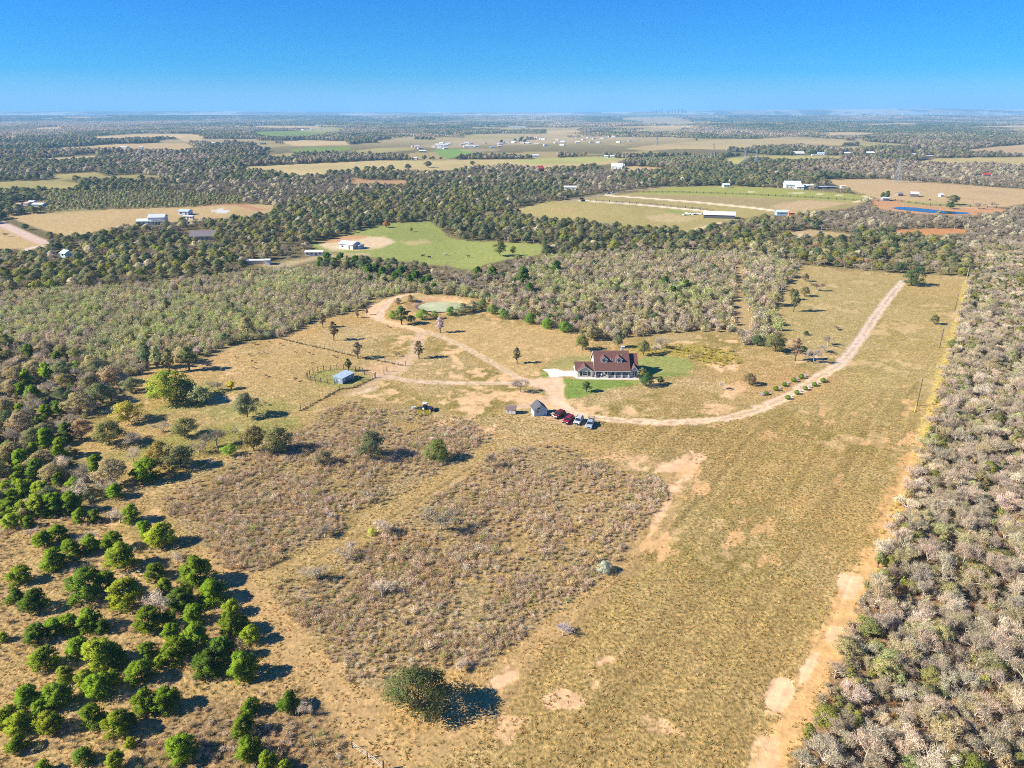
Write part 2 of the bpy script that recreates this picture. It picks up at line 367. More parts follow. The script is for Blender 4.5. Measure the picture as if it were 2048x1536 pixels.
    poly(BRUSH_S, (.27, .185, .10), 20, .8, 1.1)
    poly(BRUSH_H, (.36, .29, .07), 5, .9, 1.2)
    poly([(760,1075),(850,1060),(880,1085),(830,1120),(770,1130)], (.36,.20,.06), 12, .8)
    # earth roads, gravel, lawn
    road = (.72, .51, .33)
    stroke([(980,895),(940,928),(880,965),(800,1015),(745,1050),(700,1075),(640,1110),(560,1150),(490,1172),(430,1150),(400,1120)], 5.5, (.42,.30,.13), wob=1.2, amt=.9, tf=.7)
    stroke([(944,934),(884,971),(804,1021),(700,1081),(560,1156)], 1.0, (.24,.18,.08), wob=.5, amt=.7, tf=.7)
    stroke([(400,1120),(490,1190),(520,1240),(560,1280),(620,1330),(700,1400),(730,1460),(765,1560)], 7, (.47,.315,.145), wob=2, amt=.85, tf=.5)
    stroke([(960,860),(1060,885),(1180,895),(1260,912),(1340,938),(1350,980),(1320,1050),(1250,1140),(1180,1200),(1110,1260),(1050,1310),(1010,1370),(900,1480),(760,1520)], 4.5, (.46,.31,.14), wob=2.6, amt=.8, tf=.5)
    stroke([(1870,800),(1852,870),(1822,930),(1800,985),(1778,1030),(1768,1090),(1728,1150),(1700,1200),(1672,1270),(1640,1330),(1610,1390),(1570,1450),(1545,1560)], 4.2, (.66,.40,.17), wob=2.2, amt=.85, tf=.15)
    stroke([(1935,560),(1920,620),(1898,700),(1880,745),(1862,820),(1850,880)], 3.0, (.55,.44,.14), wob=2.0, amt=.8, tf=.6)
    PB = (.74, .47, .27)
    for pl, a in (([(1673,1150),(1700,1143),(1726,1150),(1728,1170),(1700,1206),(1676,1200),(1670,1170)],1),([(1648,1262),(1668,1248),(1688,1255),(1680,1282),(1650,1290)],.9),([(1598,1340),(1628,1302),(1642,1306),(1620,1355),(1600,1368)],1),([(1528,1380),(1545,1352),(1588,1360),(1585,1400),(1560,1426),(1530,1424)],1),([(1490,1480),(1530,1462),(1560,1480),(1545,1600),(1480,1600)],.7),
                  ([(1310,936),(1372,905),(1400,903),(1412,914),(1385,950),(1360,985),(1342,968),(1350,948),(1310,946)],1),([(1340,962),(1360,975),(1330,1030),(1305,1060),(1296,1050),(1325,1010)],.8),([(975,1362),(1005,1332),(1040,1335),(1032,1362),(995,1382)],1),([(1085,1395),(1130,1375),(1180,1400),(1150,1420),(1095,1418)],.7),
                  ([(1180,1322),(1215,1312),(1232,1320),(1200,1332)],.9),([(960,855),(995,850),(985,866),(955,866)],.9),([(1180,915),(1240,905),(1300,915),(1260,925)],.5),([(880,838),(960,836),(940,846),(880,848)],.6),
                  ([(1420,728),(1470,722),(1475,740),(1440,745)],1),([(1440,770),(1475,760),(1500,775),(1460,800),(1440,790)],.6),([(1410,800),(1450,810),(1480,815),(1440,830),(1400,820)],.6),([(1470,1040),(1490,1038),(1488,1052),(1470,1052)],.7),([(1260,1420),(1330,1440),(1370,1470),(1300,1470)],.55),([(1000,1420),(1050,1440),(1020,1500),(990,1470)],.5),
                  ([(570,980),(620,975),(660,990),(620,1000)],.5),([(400,795),(470,790),(480,798),(420,805)],.6),([(455,745),(520,740),(500,750),(440,752)],.6),([(700,835),(760,845),(740,850)],.3)):
        poly(pl, PB, 11, .9 * a, .05, rag=True)
    stroke([(830,588),(800,593),(775,602),(750,613),(742,628),(760,640),(790,648),(820,655),(850,663)], 5, (.70,.46,.26), wob=1.6)
    stroke([(850,663),(880,673),(920,690),(960,712),(1000,735),(1032,754),(1060,764)], 2.9, (.60,.44,.28), wob=.8)
    stroke([(758,640),(763,622),(778,604),(800,594)], 3.0, (.64,.46,.31), wob=.8)
    stroke([(846,664),(838,680),(826,705),(812,722),(795,742),(765,752)], 5, (.58,.41,.26), wob=2.0, amt=.8)
    poly(ell(880, 611, 58, 16.5), (.56,.36,.19), 4, .9, .3)
    stroke([(800,598),(850,588),(900,586),(940,592),(990,604)], 5, (.40,.32,.14), wob=1.5)
    stroke([(835,585),(880,582),(930,586)], 2.5, (.60,.44,.3), wob=1.0)
    stroke([(750,754),(785,756),(830,763),(900,766),(1000,766),(1060,768)], 2.9, (.62,.46,.31), wob=.5)
    stroke([(700,790),(740,768),(770,752),(800,738)], 4, (.52,.37,.22), wob=1.5, amt=.7)
    stroke([(1020,818),(1050,812),(1085,800),(1110,800)], 4, (.58,.42,.28), wob=2.0, amt=.8)
    stroke([(1090,800),(1075,830),(1110,840),(1200,856)], 4, (.52,.36,.22), wob=2.0, amt=.6)
    poly([(1046,766),(1058,758),(1088,755),(1125,754),(1127,775),(1130,800),(1142,815),(1108,812),(1096,790),(1080,778)], (.66,.46,.29), 3, .95, .1)
    stroke([(1118,800),(1135,822),(1180,835),(1250,842),(1330,845),(1400,843),(1460,835),(1510,821),(1560,800),(1600,778),(1640,752),(1675,733)], 3.9, road, wob=1.3)
    stroke([(1675,733),(1700,705),(1725,672),(1745,640),(1770,605),(1790,580),(1806,562)], 3.9, (.62,.48,.36), wob=.8)
    for cl in ([(1135,823),(1180,835),(1250,842),(1330,845),(1400,843),(1460,835),(1510,821),(1560,800),(1600,778),(1640,752),(1675,733),(1700,705),(1725,672),(1745,640),(1770,605),(1790,580),(1806,562)], [(850,663),(880,673),(920,690),(960,712),(1000,735),(1032,754)], [(785,756),(830,763),(900,766),(1000,766)]):
        stroke(cl, .9, (.44,.35,.19), wob=.9, amt=.6, tf=.6)
    lawn = [(1126,755),(1152,758),(1278,760),(1290,762),(1256,772),(1216,780),(1186,785),(1166,793),(1138,800),(1128,780)]
    poly(lawn, (.155,.255,.045), 3, .85, .6)
    poly([(1271,722),(1290,712),(1332,711),(1371,717),(1392,733),(1371,748),(1332,752),(1290,752),(1276,745)], (.27,.30,.09), 4, .9, .6)
    poly([(1320,748),(1372,748),(1385,752),(1320,756)], (.17,.25,.05), 3, .7, .6)
    poly([(1085,737),(1100,724),(1137,712),(1185,712),(1190,745),(1150,742),(1118,736)], (.30,.28,.10), 5, .85, .6)
    poly([(1084,742),(1098,748),(1100,757),(1084,757)], (.19,.27,.06), 2, .8)
    # mowing lines and vehicle ruts up the long field, ragged bare spots
    A_ = np.array(G(1560, 1430)); B_ = np.array(G(1935, 553)); dv = (B_ - A_) / np.linalg.norm(B_ - A_); sx = (x - A_[0]) * dv[1] - (y - A_[1]) * dv[0]; sy = (x - A_[0]) * dv[0] + (y - A_[1]) * dv[1]
    fm = poly([(1130,835),(1500,850),(1650,800),(1850,760),(1840,870),(1780,1050),(1690,1210),(1600,1390),(1500,1600),(1050,1640),(1000,1400),(1100,1280),(1250,1130),(1340,1010),(1330,940),(1200,890)], (.4,.27,.1), 12, 0.0)
    inf = (pip(qx, qy, [(1130,835),(1500,850),(1650,800),(1850,760),(1840,870),(1780,1050),(1690,1210),(1600,1390),(1500,1640),(950,1640),(1000,1400),(1100,1280),(1250,1130),(1340,1010),(1330,940),(1200,890)])).astype(float)
    sw = sx + 3 * (fbm(x, y, 1 / 30., 201, 2) - .5)
    mow = (vn(sw / 1.7, sy / 90, 203) - .5) * .30 + (vn(sw / .55, sy / 40, 205) - .5) * .22
    C *= (1 + inf * mow)[:, None]
    rag = sstep(fbm(sw / 2.2, sy / 5., .5, 207, 4), .60, .68) * sstep(n1, .38, .62); mixc(inf * rag * .75, (.68, .41, .19)); tuft *= 1 - .7 * inf * rag
    # wear between the ruts, tone variation
    C *= (1 + (n4 - .5) * .30 * np.clip(tuft, 0, 1) * (dist < 900))[:, None]
    C *= (1 + (n3 - .5) * .22)[:, None]
    z = TZ(x, y)
    # farm pond: a shallow basin with a low bank
    X0, Y0 = G(882, 611)
    kx = PXM(882, 611); rx = 50 / kx; ry = (G(882, 599)[1] - G(882, 624)[1]) / 2
    rr = np.hypot((x - X0) / rx, (y - Y0) / ry)
    z = z - 1.4 * (1 - sstep(rr, .75, 1.12)) + .5 * np.exp(-((rr - 1.45) / .22) ** 2)
    nv, nu = len(Y), len(u)
    i = np.arange(nv - 1)[:, None] * nu + np.arange(nu - 1)[None, :]
    T = np.stack([i, i + 1, i + 1 + nu, i + nu], -1).reshape(-1, 4)
    me = np_mesh('ground', np.stack([x, y, z], 1), T, smooth=True)
    ca = me.color_attributes.new('earth', 'FLOAT_COLOR', 'POINT')
    ca.data.foreach_set('color', np.concatenate([np.clip(C, .005, 1), np.clip(tuft / 1.2, 0, 1)[:, None]], 1).astype(np.float32).ravel())
    # material
    m, N, L = mat('earth_and_grass')
    at = N.new('ShaderNodeAttribute'); at.attribute_name = 'earth'
    ge = N.new('ShaderNodeNewGeometry')
    def noise(scale, det=2, rough=.5):
        n = N.new('ShaderNodeTexNoise'); n.inputs['Scale'].default_value = scale; n.inputs['Detail'].default_value = det; n.inputs['Roughness'].default_value = rough
        L.new(ge.outputs['Position'], n.inputs['Vector']); return n
    na = noise(1.5, 3, .62); nb = noise(.5, 2); 
    r1 = N.new('ShaderNodeValToRGB'); r1.color_ramp.elements[0].position = .36; r1.color_ramp.elements[1].position = .64
    r1.color_ramp.elements[0].color = (.50, .54, .42, 1); r1.color_ramp.elements[1].color = (1.42, 1.34, 1.25, 1)
    L.new(na.outputs['Fac'], r1.inputs[0])
    mx = N.new('ShaderNodeMix'); mx.data_type = 'RGBA'; mx.blend_type = 'MULTIPLY'
    L.new(at.outputs['Alpha'], mx.inputs['Factor']); L.new(at.outputs['Color'], mx.inputs['A']); L.new(r1.outputs[0], mx.inputs['B'])
    r2 = N.new('ShaderNodeMapRange'); r2.inputs['From Min'].default_value = .3; r2.inputs['From Max'].default_value = .7; r2.inputs['To Min'].default_value = .85; r2.inputs['To Max'].default_value = 1.15
    L.new(nb.outputs['Fac'], r2.inputs['Value'])
    mx2 = N.new('ShaderNodeMix'); mx2.data_type = 'RGBA'; mx2.blend_type = 'MULTIPLY'; mx2.inputs['Factor'].default_value = 1
    L.new(mx.outputs['Result'], mx2.inputs['A']); L.new(r2.outputs[0], mx2.inputs['B'])
    bp = N.new('ShaderNodeBump'); bp.inputs['Strength'].default_value = .8; bp.inputs['Distance'].default_value = .30
    ml = N.new('ShaderNodeMath'); ml.operation = 'MULTIPLY'; L.new(na.outputs['Fac'], ml.inputs[0]); L.new(at.outputs['Alpha'], ml.inputs[1])
    L.new(ml.outputs[0], bp.inputs['Height'])
    d = N.new('ShaderNodeBsdfDiffuse'); o = N.new('ShaderNodeOutputMaterial')
    L.new(mx2.outputs['Result'], d.inputs['Color']); L.new(bp.outputs[0], d.inputs['Normal']); L.new(d.outputs[0], o.inputs['Surface'])
    me.materials.append(m)
    g = link('ground', me); tag(g, kind='structure')
    return me
build_ground()

# water
def water_mesh(poly_px, z, nm, m):
    pts = [G(*p, z) for p in poly_px]; n = len(pts)
    cx = sum(p[0] for p in pts) / n; cy = sum(p[1] for p in pts) / n
    V = [(cx, cy, z)] + [(a, b, z) for a, b in pts]
    return np_mesh(nm, V, [(0, 1 + i, 1 + (i + 1) % n) for i in range(n)], [m])
def watermat(name, col, rough, spec):
    m, N, L = mat(name)
    b = N.new('ShaderNodeBsdfPrincipled'); o = N.new('ShaderNodeOutputMaterial')
    b.inputs['Roughness'].default_value = rough; b.inputs['Specular IOR Level'].default_value = spec
    ge = N.new('ShaderNodeNewGeometry'); n = N.new('ShaderNodeTexNoise'); n.inputs['Scale'].default_value = .12; n.inputs['Detail'].default_value = 3
    r = N.new('ShaderNodeValToRGB'); r.color_ramp.elements[0].position = .35; r.color_ramp.elements[1].position = .65
    r.color_ramp.elements[0].color = (*[c * .8 for c in col], 1); r.color_ramp.elements[1].color = (*[min(1, c * 1.15) for c in col], 1)
    bp = N.new('ShaderNodeBump'); bp.inputs['Distance'].default_value = .03; bp.inputs['Strength'].default_value = .5
    n2 = N.new('ShaderNodeTexNoise'); n2.inputs['Scale'].default_value = 1.3
    L.new(ge.outputs['Position'], n.inputs['Vector']); L.new(ge.outputs['Position'], n2.inputs['Vector'])
    L.new(n.outputs['Fac'], r.inputs[0]); L.new(r.outputs[0], b.inputs['Base Color']); L.new(n2.outputs['Fac'], bp.inputs['Height'])
    L.new(bp.outputs[0], b.inputs['Normal']); L.new(b.outputs[0], o.inputs['Surface']); return m
pond = link('pond', water_mesh([(833 + 48 + 50 * math.cos(a) + 3 * math.sin(3 * a), 611.5 + 13 * math.sin(a) + 1.2 * math.sin(2 * a + 1)) for a in np.linspace(0, 2 * math.pi, 40, endpoint=False)], -.75, 'pond', watermat('milky_green_water', (.50, .51, .27), .35, .3)))
tag(pond, kind='structure')
stock = link('pond', water_mesh([(1783,415.5),(1800,413.5),(1830,415),(1860,418.5),(1890,422),(1936,425),(1938,428),(1910,428.5),(1870,426.5),(1830,422.5),(1795,419)], .12, 'stock_pond', watermat('blue_water', (.03, .045, .06), .15, .28)))
tag(stock, kind='structure')
# pale concrete drive and front walk
def slab(name, pts_px, h, m):
    pts = [G(*p) for p in pts_px]; n = len(pts)
    V = [(a, b, h) for a, b in pts] + [(a, b, -.05) for a, b in pts]
    me = bpy.data.meshes.new(name); me.from_pydata(V, [], [tuple(range(n))] + [(i, i + n, (i + 1) % n + n, (i + 1) % n) for i in range(n)])
    me.materials.append(m); me.update(); o = link(name, me); tag(o, kind='structure'); return o
M_CONC = principled('concrete', (.74, .70, .63), .85, noise=.08, scale=.4)
slab('driveway', [(1085,738.5),(1111,737.5),(1119,740),(1126,742),(1154,741.5),(1154,753),(1126,752.6),(1111,754),(1100,754.5),(1095,745)][::-1], .06, M_CONC)
slab('path', [(1150,752.6),(1157,755.5),(1166,756.6),(1190,757.3),(1278,757.6),(1278,759.4),(1190,759),(1164,758.6),(1152,756.5),(1147,753)][::-1], .05, M_CONC)

# haze: one box of even, pale air round everything
def haze():
    x0, x1, y0, y1, z0, z1 = -110000, 110000, -3500, 43500, -4, 420
    V = [(x, y, z) for z in (z0, z1) for x, y in ((x0, y0), (x1, y0), (x1, y1), (x0, y1))]
    F = [(3, 2, 1, 0), (4, 5, 6, 7), (0, 1, 5, 4), (1, 2, 6, 5), (2, 3, 7, 6), (3, 0, 4, 7)]
    me = bpy.data.meshes.new('haze'); me.from_pydata(V, [], F); me.update()
    m, N, L = mat('haze_air'); v = N.new('ShaderNodeVolumePrincipled'); o = N.new('ShaderNodeOutputMaterial')
    v.inputs['Color'].default_value = (.27, .62, 1.0, 1); v.inputs['Density'].default_value = HAZE_D; v.inputs['Anisotropy'].default_value = 0
    L.new(v.outputs[0], o.inputs['Volume']); me.materials.append(m)
    tag(link('haze', me), kind='stuff')
HAZE_D = 9.5e-5
haze()
# ------------------------------------------------------------------ plant prototypes
def unit(v): return v / (np.linalg.norm(v, axis=-1, keepdims=True) + 1e-9)
def rdir(n, g): return unit(g.normal(size=(n, 3)))
def tri_leaves(C, D, L, W, g, N=None):
    """one long or square leaf-clump triangle per centre: C centre, D direction, L length, W width"""
    n = len(C); S = unit(np.cross(D, rdir(n, g) if N is None else unit(N) + .5 * rdir(n, g)))
    L = np.broadcast_to(L, n)[:, None]; W = np.broadcast_to(W, n)[:, None]
    a = C - D * L * .4 - S * W * .5; b = C - D * L * .4 + S * W * .5; c = C + D * L * .6
    return np.stack([a, b, c], 1).reshape(-1, 3)
def quad_as_tris(C, s, g, N=None):
    n = len(C)
    if N is None:
        A = rdir(n, g); A[:, 2] *= .7; A = unit(A); B = unit(np.cross(A, rdir(n, g)))
    else:
        M = unit(unit(N) + .55 * rdir(n, g)); A = unit(np.cross(M, rdir(n, g))); B = np.cross(M, A)
    s = np.broadcast_to(s, n)[:, None]
    p = [C - A * s * .5 - B * s * .35, C + A * s * .5 - B * s * .3, C + A * s * .35 + B * s * .45]
    return np.stack(p, 1).reshape(-1, 3)
def face_out(V, N):
    """wind every leaf so that its face looks along N"""
    T = V.reshape(-1, 3, 3).copy(); gn = np.cross(T[:, 1] - T[:, 0], T[:, 2] - T[:, 0]); f = (gn * N).sum(1) < 0
    T[f] = T[f][:, [0, 2, 1]]; return T.reshape(-1, 3)
def tubes(segs, k=4):
    """segs: (p0, p1, r0, r1) tapered limbs"""
    V, F = [], []
    for p0, p1, r0, r1 in segs:
        p0 = np.array(p0, float); p1 = np.array(p1, float); d = p1 - p0; d = d / (np.linalg.norm(d) + 1e-9)
        s = np.cross(d, [0, 0, 1] if abs(d[2]) < .9 else [1, 0, 0]); s /= np.linalg.norm(s); t = np.cross(d, s)
        b = len(V)
        for p, r in ((p0, r0), (p1, r1)):
            for i in range(k):
                a = 2 * math.pi * i / k; V.append(p + (s * math.cos(a) + t * math.sin(a)) * r)
        for i in range(k):
            j = (i + 1) % k; F.append((b + i, b + j, b + k + j)); F.append((b + i, b + k + j, b + k + i))
    return np.array(V), np.array(F)
def tris(V, N=None):
    if N is not None: N = unit(N); V = face_out(V, N)
    return (V, np.arange(len(V)).reshape(-1, 3)) + ((np.repeat(unit(N), 3, 0),) if N is not None else ())
def join(parts):
    Vs, Fs, M = [], [], []; o = 0
    for pt, mi in parts:
        V, F = pt[0], pt[1]; Vs.append(V); Fs.append(F + o); M.append(np.full(len(F), mi)); o += len(V)
    return np.concatenate(Vs), np.concatenate(Fs), np.concatenate(M)
# each species function returns (trunk (V,F), crown (V,F)); unit height 1 m wide-ness in real metres, height ~ H
def sp_juniper(g, n=5200, cone=.8):
    H = 5.0; lob = []
    for i in range(52):
        z = g.uniform(.04, .90) ; prof = math.sqrt(max(.04, 1 - ((z - .36) / .66) ** 2)) * (1 - .16 * z * cone)
        a = g.uniform(0, 2 * math.pi); r = 2.0 * prof * g.uniform(.35, .92)
        lob.append((r * math.cos(a), r * math.sin(a), z * H * .95, g.uniform(.5, .85) * (1.1 - .3 * z)))
    lob.append((g.normal() * .15, g.normal() * .15, H * .9, .5))
    lob = np.array(lob); k = g.integers(0, len(lob), n); c = lob[k]
    u = rdir(n, g); u[:, 2] = np.abs(u[:, 2]) * .8 + u[:, 2] * .2; u = unit(u)
    C = c[:, :3] + u * c[:, 3:4] * g.uniform(.55, 1.05, (n, 1)); C[:, 2] = np.maximum(C[:, 2], .12)
    D = unit(u * .9 + np.array([0, 0, .7]) + .45 * rdir(n, g))
    return tubes([((0, 0, -.2), (0, 0, 3.2), .14, .04)]), tris(tri_leaves(C, D, g.uniform(.22, .44, n), g.uniform(.11, .22, n), g, u + [0, 0, .3]), u * .8 + unit(C - np.array([0, 0, 1.6])) * .7 + rdir(n, g) * .35)
def sp_oak(g, n=4800, H=7.8, W=4.7, nl=64, base=.16, leaf=.34):
    """round crown of many clumps on a forked trunk"""
    lob = []; segs = [((0, 0, -.3), (0, 0, H * base * .9), .24, .18)]
    for i in range(nl):
        a = g.uniform(0, 2 * math.pi); t = g.uniform(0, 1)
        z = H * (base + (1 - base) * (.12 + .74 * t)); prof = math.sqrt(max(.05, 1 - (1.75 * t - .62) ** 2))
        r = W * prof * g.uniform(.25, .88)
        p = (r * math.cos(a), r * math.sin(a), z); s = g.uniform(.16, .30) * W
        lob.append((*p, s))
        if i < 9: segs.append(((0, 0, H * base * g.uniform(.6, .95)), (p[0] * .8, p[1] * .8, p[2] - .3 * s), .12, .03))
    lob = np.array(lob); k = g.integers(0, len(lob), n); c = lob[k]; u = rdir(n, g)
    u[:, 2] = np.where(u[:, 2] < -.3, -u[:, 2], u[:, 2])
    C = c[:, :3] + u * c[:, 3:4] * g.uniform(.6, 1.12, (n, 1)) * np.array([1, 1, .8])
    return tubes(segs, 5), tris(quad_as_tris(C, g.uniform(.7, 1.25, n) * leaf, g, u), u * .8 + unit(C - np.array([0, 0, H * .4])) * .7 + rdir(n, g) * .35)
def grow(g, H, spread, nb=5, forks=3):
    segs, tips = [], []
    def br(p, d, L, r, lev):
        q = p + d * L; segs.append((p, q, r, r * .62)); 
        if lev >= forks: tips.append((q, d, L)); tips.append((p + d * L * .5, d, L)); return
        for i in range(nb if lev == 0 else 3):
            e = d * (.75 if lev else .55) + g.normal(size=3) * spread; e[2] = abs(e[2]) * .6 + .25 * (1 - lev * .15); e = e / np.linalg.norm(e)
            br(q if i % 2 == 0 or lev == 0 else p + d * L * g.uniform(.5, .9), e, L * g.uniform(.6, .85), r * .62, lev + 1)
    br(np.zeros(3) - [0, 0, .2], np.array([g.normal() * .1, g.normal() * .1, 1.0]), H * .27, H * .026, 0)
    return segs, tips
def sp_bare(g, n=1500, H=6.0, spread=.62, tl=(.35, .95), tw=(.03, .06)):
    segs, tips = grow(g, H, spread)
    T = np.array([t[0] for t in tips]); D = np.array([t[1] for t in tips])
    k = g.integers(0, len(T), n)
    C = T[k] + g.normal(size=(n, 3)) * H * .04
    D2 = unit(D[k] * .7 + g.normal(size=(n, 3)) * .6 + np.array([0, 0, .35]))
    return tubes(segs, 3), tris(tri_leaves(C, D2, g.uniform(*tl, n) * H / 6, g.uniform(*tw, n) * H / 6, g))
def sp_shrub(g, n=420, H=1.6, W=1.1, tw=.035, leafy=0):
    """many-stemmed twiggy bush"""
    a = g.uniform(0, 2 * math.pi, n); t = g.uniform(0, 1, n) ** .6; o = np.stack([np.cos(a), np.sin(a), np.zeros(n)], 1)
    lean = g.uniform(.05, 1.0, n)[:, None]
    D = unit(o * lean * 1.1 + np.array([0, 0, .9]) + g.normal(size=(n, 3)) * .25)
    C = np.array([0, 0, .05]) + D * t[:, None] * np.array([W, W, H * .95]) * g.uniform(.5, 1, (n, 1)) + g.normal(size=(n, 3)) * .05 * H
    C[:, 2] = np.maximum(C[:, 2], .05)
    V = tri_leaves(C, unit(D + g.normal(size=(n, 3)) * .45), g.uniform(.25, .6, n) * H * .5, g.uniform(.6, 1.4, n) * tw, g)
    if leafy:
        m = leafy; k = g.integers(0, n, m)
        V = np.concatenate([V, quad_as_tris(C[k] + g.normal(size=(m, 3)) * .1 * H, g.uniform(.6, 1.2, m) * .13 * H, g)])
    return None, tris(V)
def sp_farclump(g, n_tree=22, S=22.0, per=42, H=8.5):
    out = []; nn = []
    for i in range(n_tree):
        x, y = g.uniform(-S, S, 2); h = H * g.uniform(.6, 1.15); r = h * .5
        u = rdir(per, g); u[:, 2] = np.abs(u[:, 2]) * .85
        C = np.array([x, y, h * .48]) + u * np.array([r, r, h * .5]) * g.uniform(.75, 1.05, (per, 1))
        out.append(quad_as_tris(C, g.uniform(.9, 1.5, per) * h * .26, g, u)); nn.append(u + rdir(per, g) * .3 + [0, 0, .2])
    return None, tris(np.concatenate(out), np.concatenate(nn))

PROTO = {}          # species -> list of (trunk mesh or None, crown mesh, joined mesh)
def make_species(name, fn, count, crown_mat, trunk_mat, **kw):
    L = []
    for i in range(count):
        g = np.random.default_rng(hash(name) % 1000 * 0 + sum(map(ord, name)) * 31 + i)
        tr, cr = fn(g, **kw)
        tm = np_mesh(name + '_trunk', tr[0], tr[1], [trunk_mat]) if tr is not None else None
        nr = cr[2] if len(cr) > 2 else None
        cm = np_mesh(name + '_crown', cr[0], cr[1], [crown_mat], normals=nr)
        if tr is not None:
            V, F, M = join([(tr, 1), (cr, 0)]); jm = np_mesh(name, V, F, [crown_mat, trunk_mat], M, normals=None if nr is None else np.concatenate([unit(tr[0] * np.array([1, 1, 0.0]) + 1e-4), nr]))
        else: jm = cm
        L.append((tm, cm, jm))
    PROTO[name] = L
make_species('juniper', sp_juniper, 6, M_LEAF, M_BARK)
make_species('oak', sp_oak, 6, M_LEAF, M_BARK)
make_species('oak_wide', sp_oak, 4, M_LEAF, M_BARK, n=9000, H=7.5, W=5.2, nl=70, base=.0, leaf=.26)
make_species('slim', sp_oak, 5, M_LEAF, M_BARK, n=1700, H=8.0, W=2.1, base=.22, leaf=.34)
make_species('bare', sp_bare, 5, M_TWIG, M_PALEBARK, n=1350, H=5.6, tl=(.4, 1.1), tw=(.03, .055))
_b = PROTO['bare']; make_species('bare', sp_bare, 4, M_TWIG, M_PALEBARK, n=900, H=6.4, spread=.85, tl=(.4, 1.2), tw=(.03, .05)); PROTO['bare'] += _b
make_species('bare_tall', sp_bare, 5, M_TWIG, M_PALEBARK, n=1900, H=8.5, spread=.5, tl=(.3, .8), tw=(.025, .05))
make_species('thicket_bush', sp_shrub, 6, M_TWIGB, None, n=620, H=3.2, W=1.9, tw=.07, leafy=170)
make_species('brush', sp_shrub, 6, M_TWIG, None, n=340, H=1.0, W=.95, tw=.034)
make_species('topiary', sp_juniper, 1, M_LEAF, M_BARK, n=10)
make_species('farclump', sp_farclump, 5, M_LEAF, None)
def sp_tuft(g, n=14):
    a = g.uniform(0, 2 * math.pi, n); o = np.stack([np.cos(a), np.sin(a), np.zeros(n)], 1)
    D = unit(o * g.uniform(.2, 1.2, (n, 1)) + np.array([0, 0, .8]))
    return None, tris(tri_leaves(o * g.uniform(0, .16, (n, 1)) + D * .1, D, g.uniform(.16, .34, n), g.uniform(.05, .10, n), g))
make_species('tuft', sp_tuft, 4, M_GRASS, None)
def sp_topi(g, n=1500):
    u = rdir(n, g); z = u[:, 2]; prof = np.where(z > 0, 1 - .32 * z * z, 1 - .12 * z * z)
    C = np.array([0, 0, 1.0]) + u * np.stack([.86 * prof, .86 * prof, np.where(z > 0, 1.12, .98)], 1) * g.uniform(.9, 1.03, (n, 1))
    C[:, 2] = np.maximum(C[:, 2], .06)
    return tubes([((0, 0, -.1), (0, 0, .9), .07, .05)]), tris(quad_as_tris(C, g.uniform(.10, .18, n), g, u), u + rdir(n, g) * .3)
make_species('topiary', sp_topi, 3, M_LEAF, M_BARK)

# ------------------------------------------------------------------ masses: points that carry tint, size, turn
def scatter_node_group(proto_coll):
    ng = bpy.data.node_groups.new('scatter_plants', 'GeometryNodeTree')
    ng.interface.new_socket('Geometry', in_out='INPUT', socket_type='NodeSocketGeometry')
    ng.interface.new_socket('Geometry', in_out='OUTPUT', socket_type='NodeSocketGeometry')
    N, L = ng.nodes, ng.links
    gi = N.new('NodeGroupInput'); go = N.new('NodeGroupOutput')
    ci = N.new('GeometryNodeCollectionInfo'); ci.inputs['Collection'].default_value = proto_coll
    ci.inputs['Separate Children'].default_value = True; ci.inputs['Reset Children'].default_value = True
    ip = N.new('GeometryNodeInstanceOnPoints'); ip.inputs['Pick Instance'].default_value = True
    def att(n, t):
        a = N.new('GeometryNodeInputNamedAttribute'); a.data_type = t; a.inputs['Name'].default_value = n; return a.outputs['Attribute']
    co = N.new('ShaderNodeCombineXYZ'); L.new(att('turn', 'FLOAT'), co.inputs['Z'])
    er = N.new('FunctionNodeEulerToRotation'); L.new(co.outputs[0], er.inputs[0])
    L.new(gi.outputs[0], ip.inputs['Points']); L.new(ci.outputs[0], ip.inputs['Instance'])
    L.new(att('pick', 'INT'), ip.inputs['Instance Index']); L.new(er.outputs[0], ip.inputs['Rotation'])
    L.new(att('size', 'FLOAT_VECTOR'), ip.inputs['Scale']); L.new(ip.outputs[0], go.inputs[0])
    return ng
GROUPS = {}
def mass(name, species, X, Y, S, tint, label, cat, hs=None, Z=None):
    X = np.asarray(X, float); n = len(X)
    if n == 0: return
    Y = np.asarray(Y, float)
    if species not in GROUPS:
        pc = bpy.data.collections.new('plants_' + species)
        for i, (t, c, j) in enumerate(PROTO[species]):
            o = bpy.data.objects.new('%s_%02d' % (species, i), j); pc.objects.link(o)
        GROUPS[species] = scatter_node_group(pc)
    z = TZ(X, Y) if Z is None else Z
    me = bpy.data.meshes.new(name); me.vertices.add(n)
    me.vertices.foreach_set('co', np.stack([X, Y, z], 1).astype(np.float32).ravel())
    def put(nm, t, arr, key):
        a = me.attributes.new(nm, t, 'POINT'); a.data.foreach_set(key, np.asarray(arr).astype(np.int32 if t == 'INT' else np.float32).ravel())
    hs = rng.uniform(.85, 1.15, n) if hs is None else hs
    put('tint', 'FLOAT_VECTOR', tint, 'vector'); put('size', 'FLOAT_VECTOR', np.stack([S, S, S * hs], 1), 'vector')
    put('turn', 'FLOAT', rng.uniform(0, 6.28, n), 'value'); put('pick', 'INT', rng.integers(0, len(PROTO[species]), n), 'value')
    o = link(name, me); md = o.modifiers.new('scatter', 'NODES'); md.node_group = GROUPS[species]
    tag(o, label, cat, kind='stuff'); return o

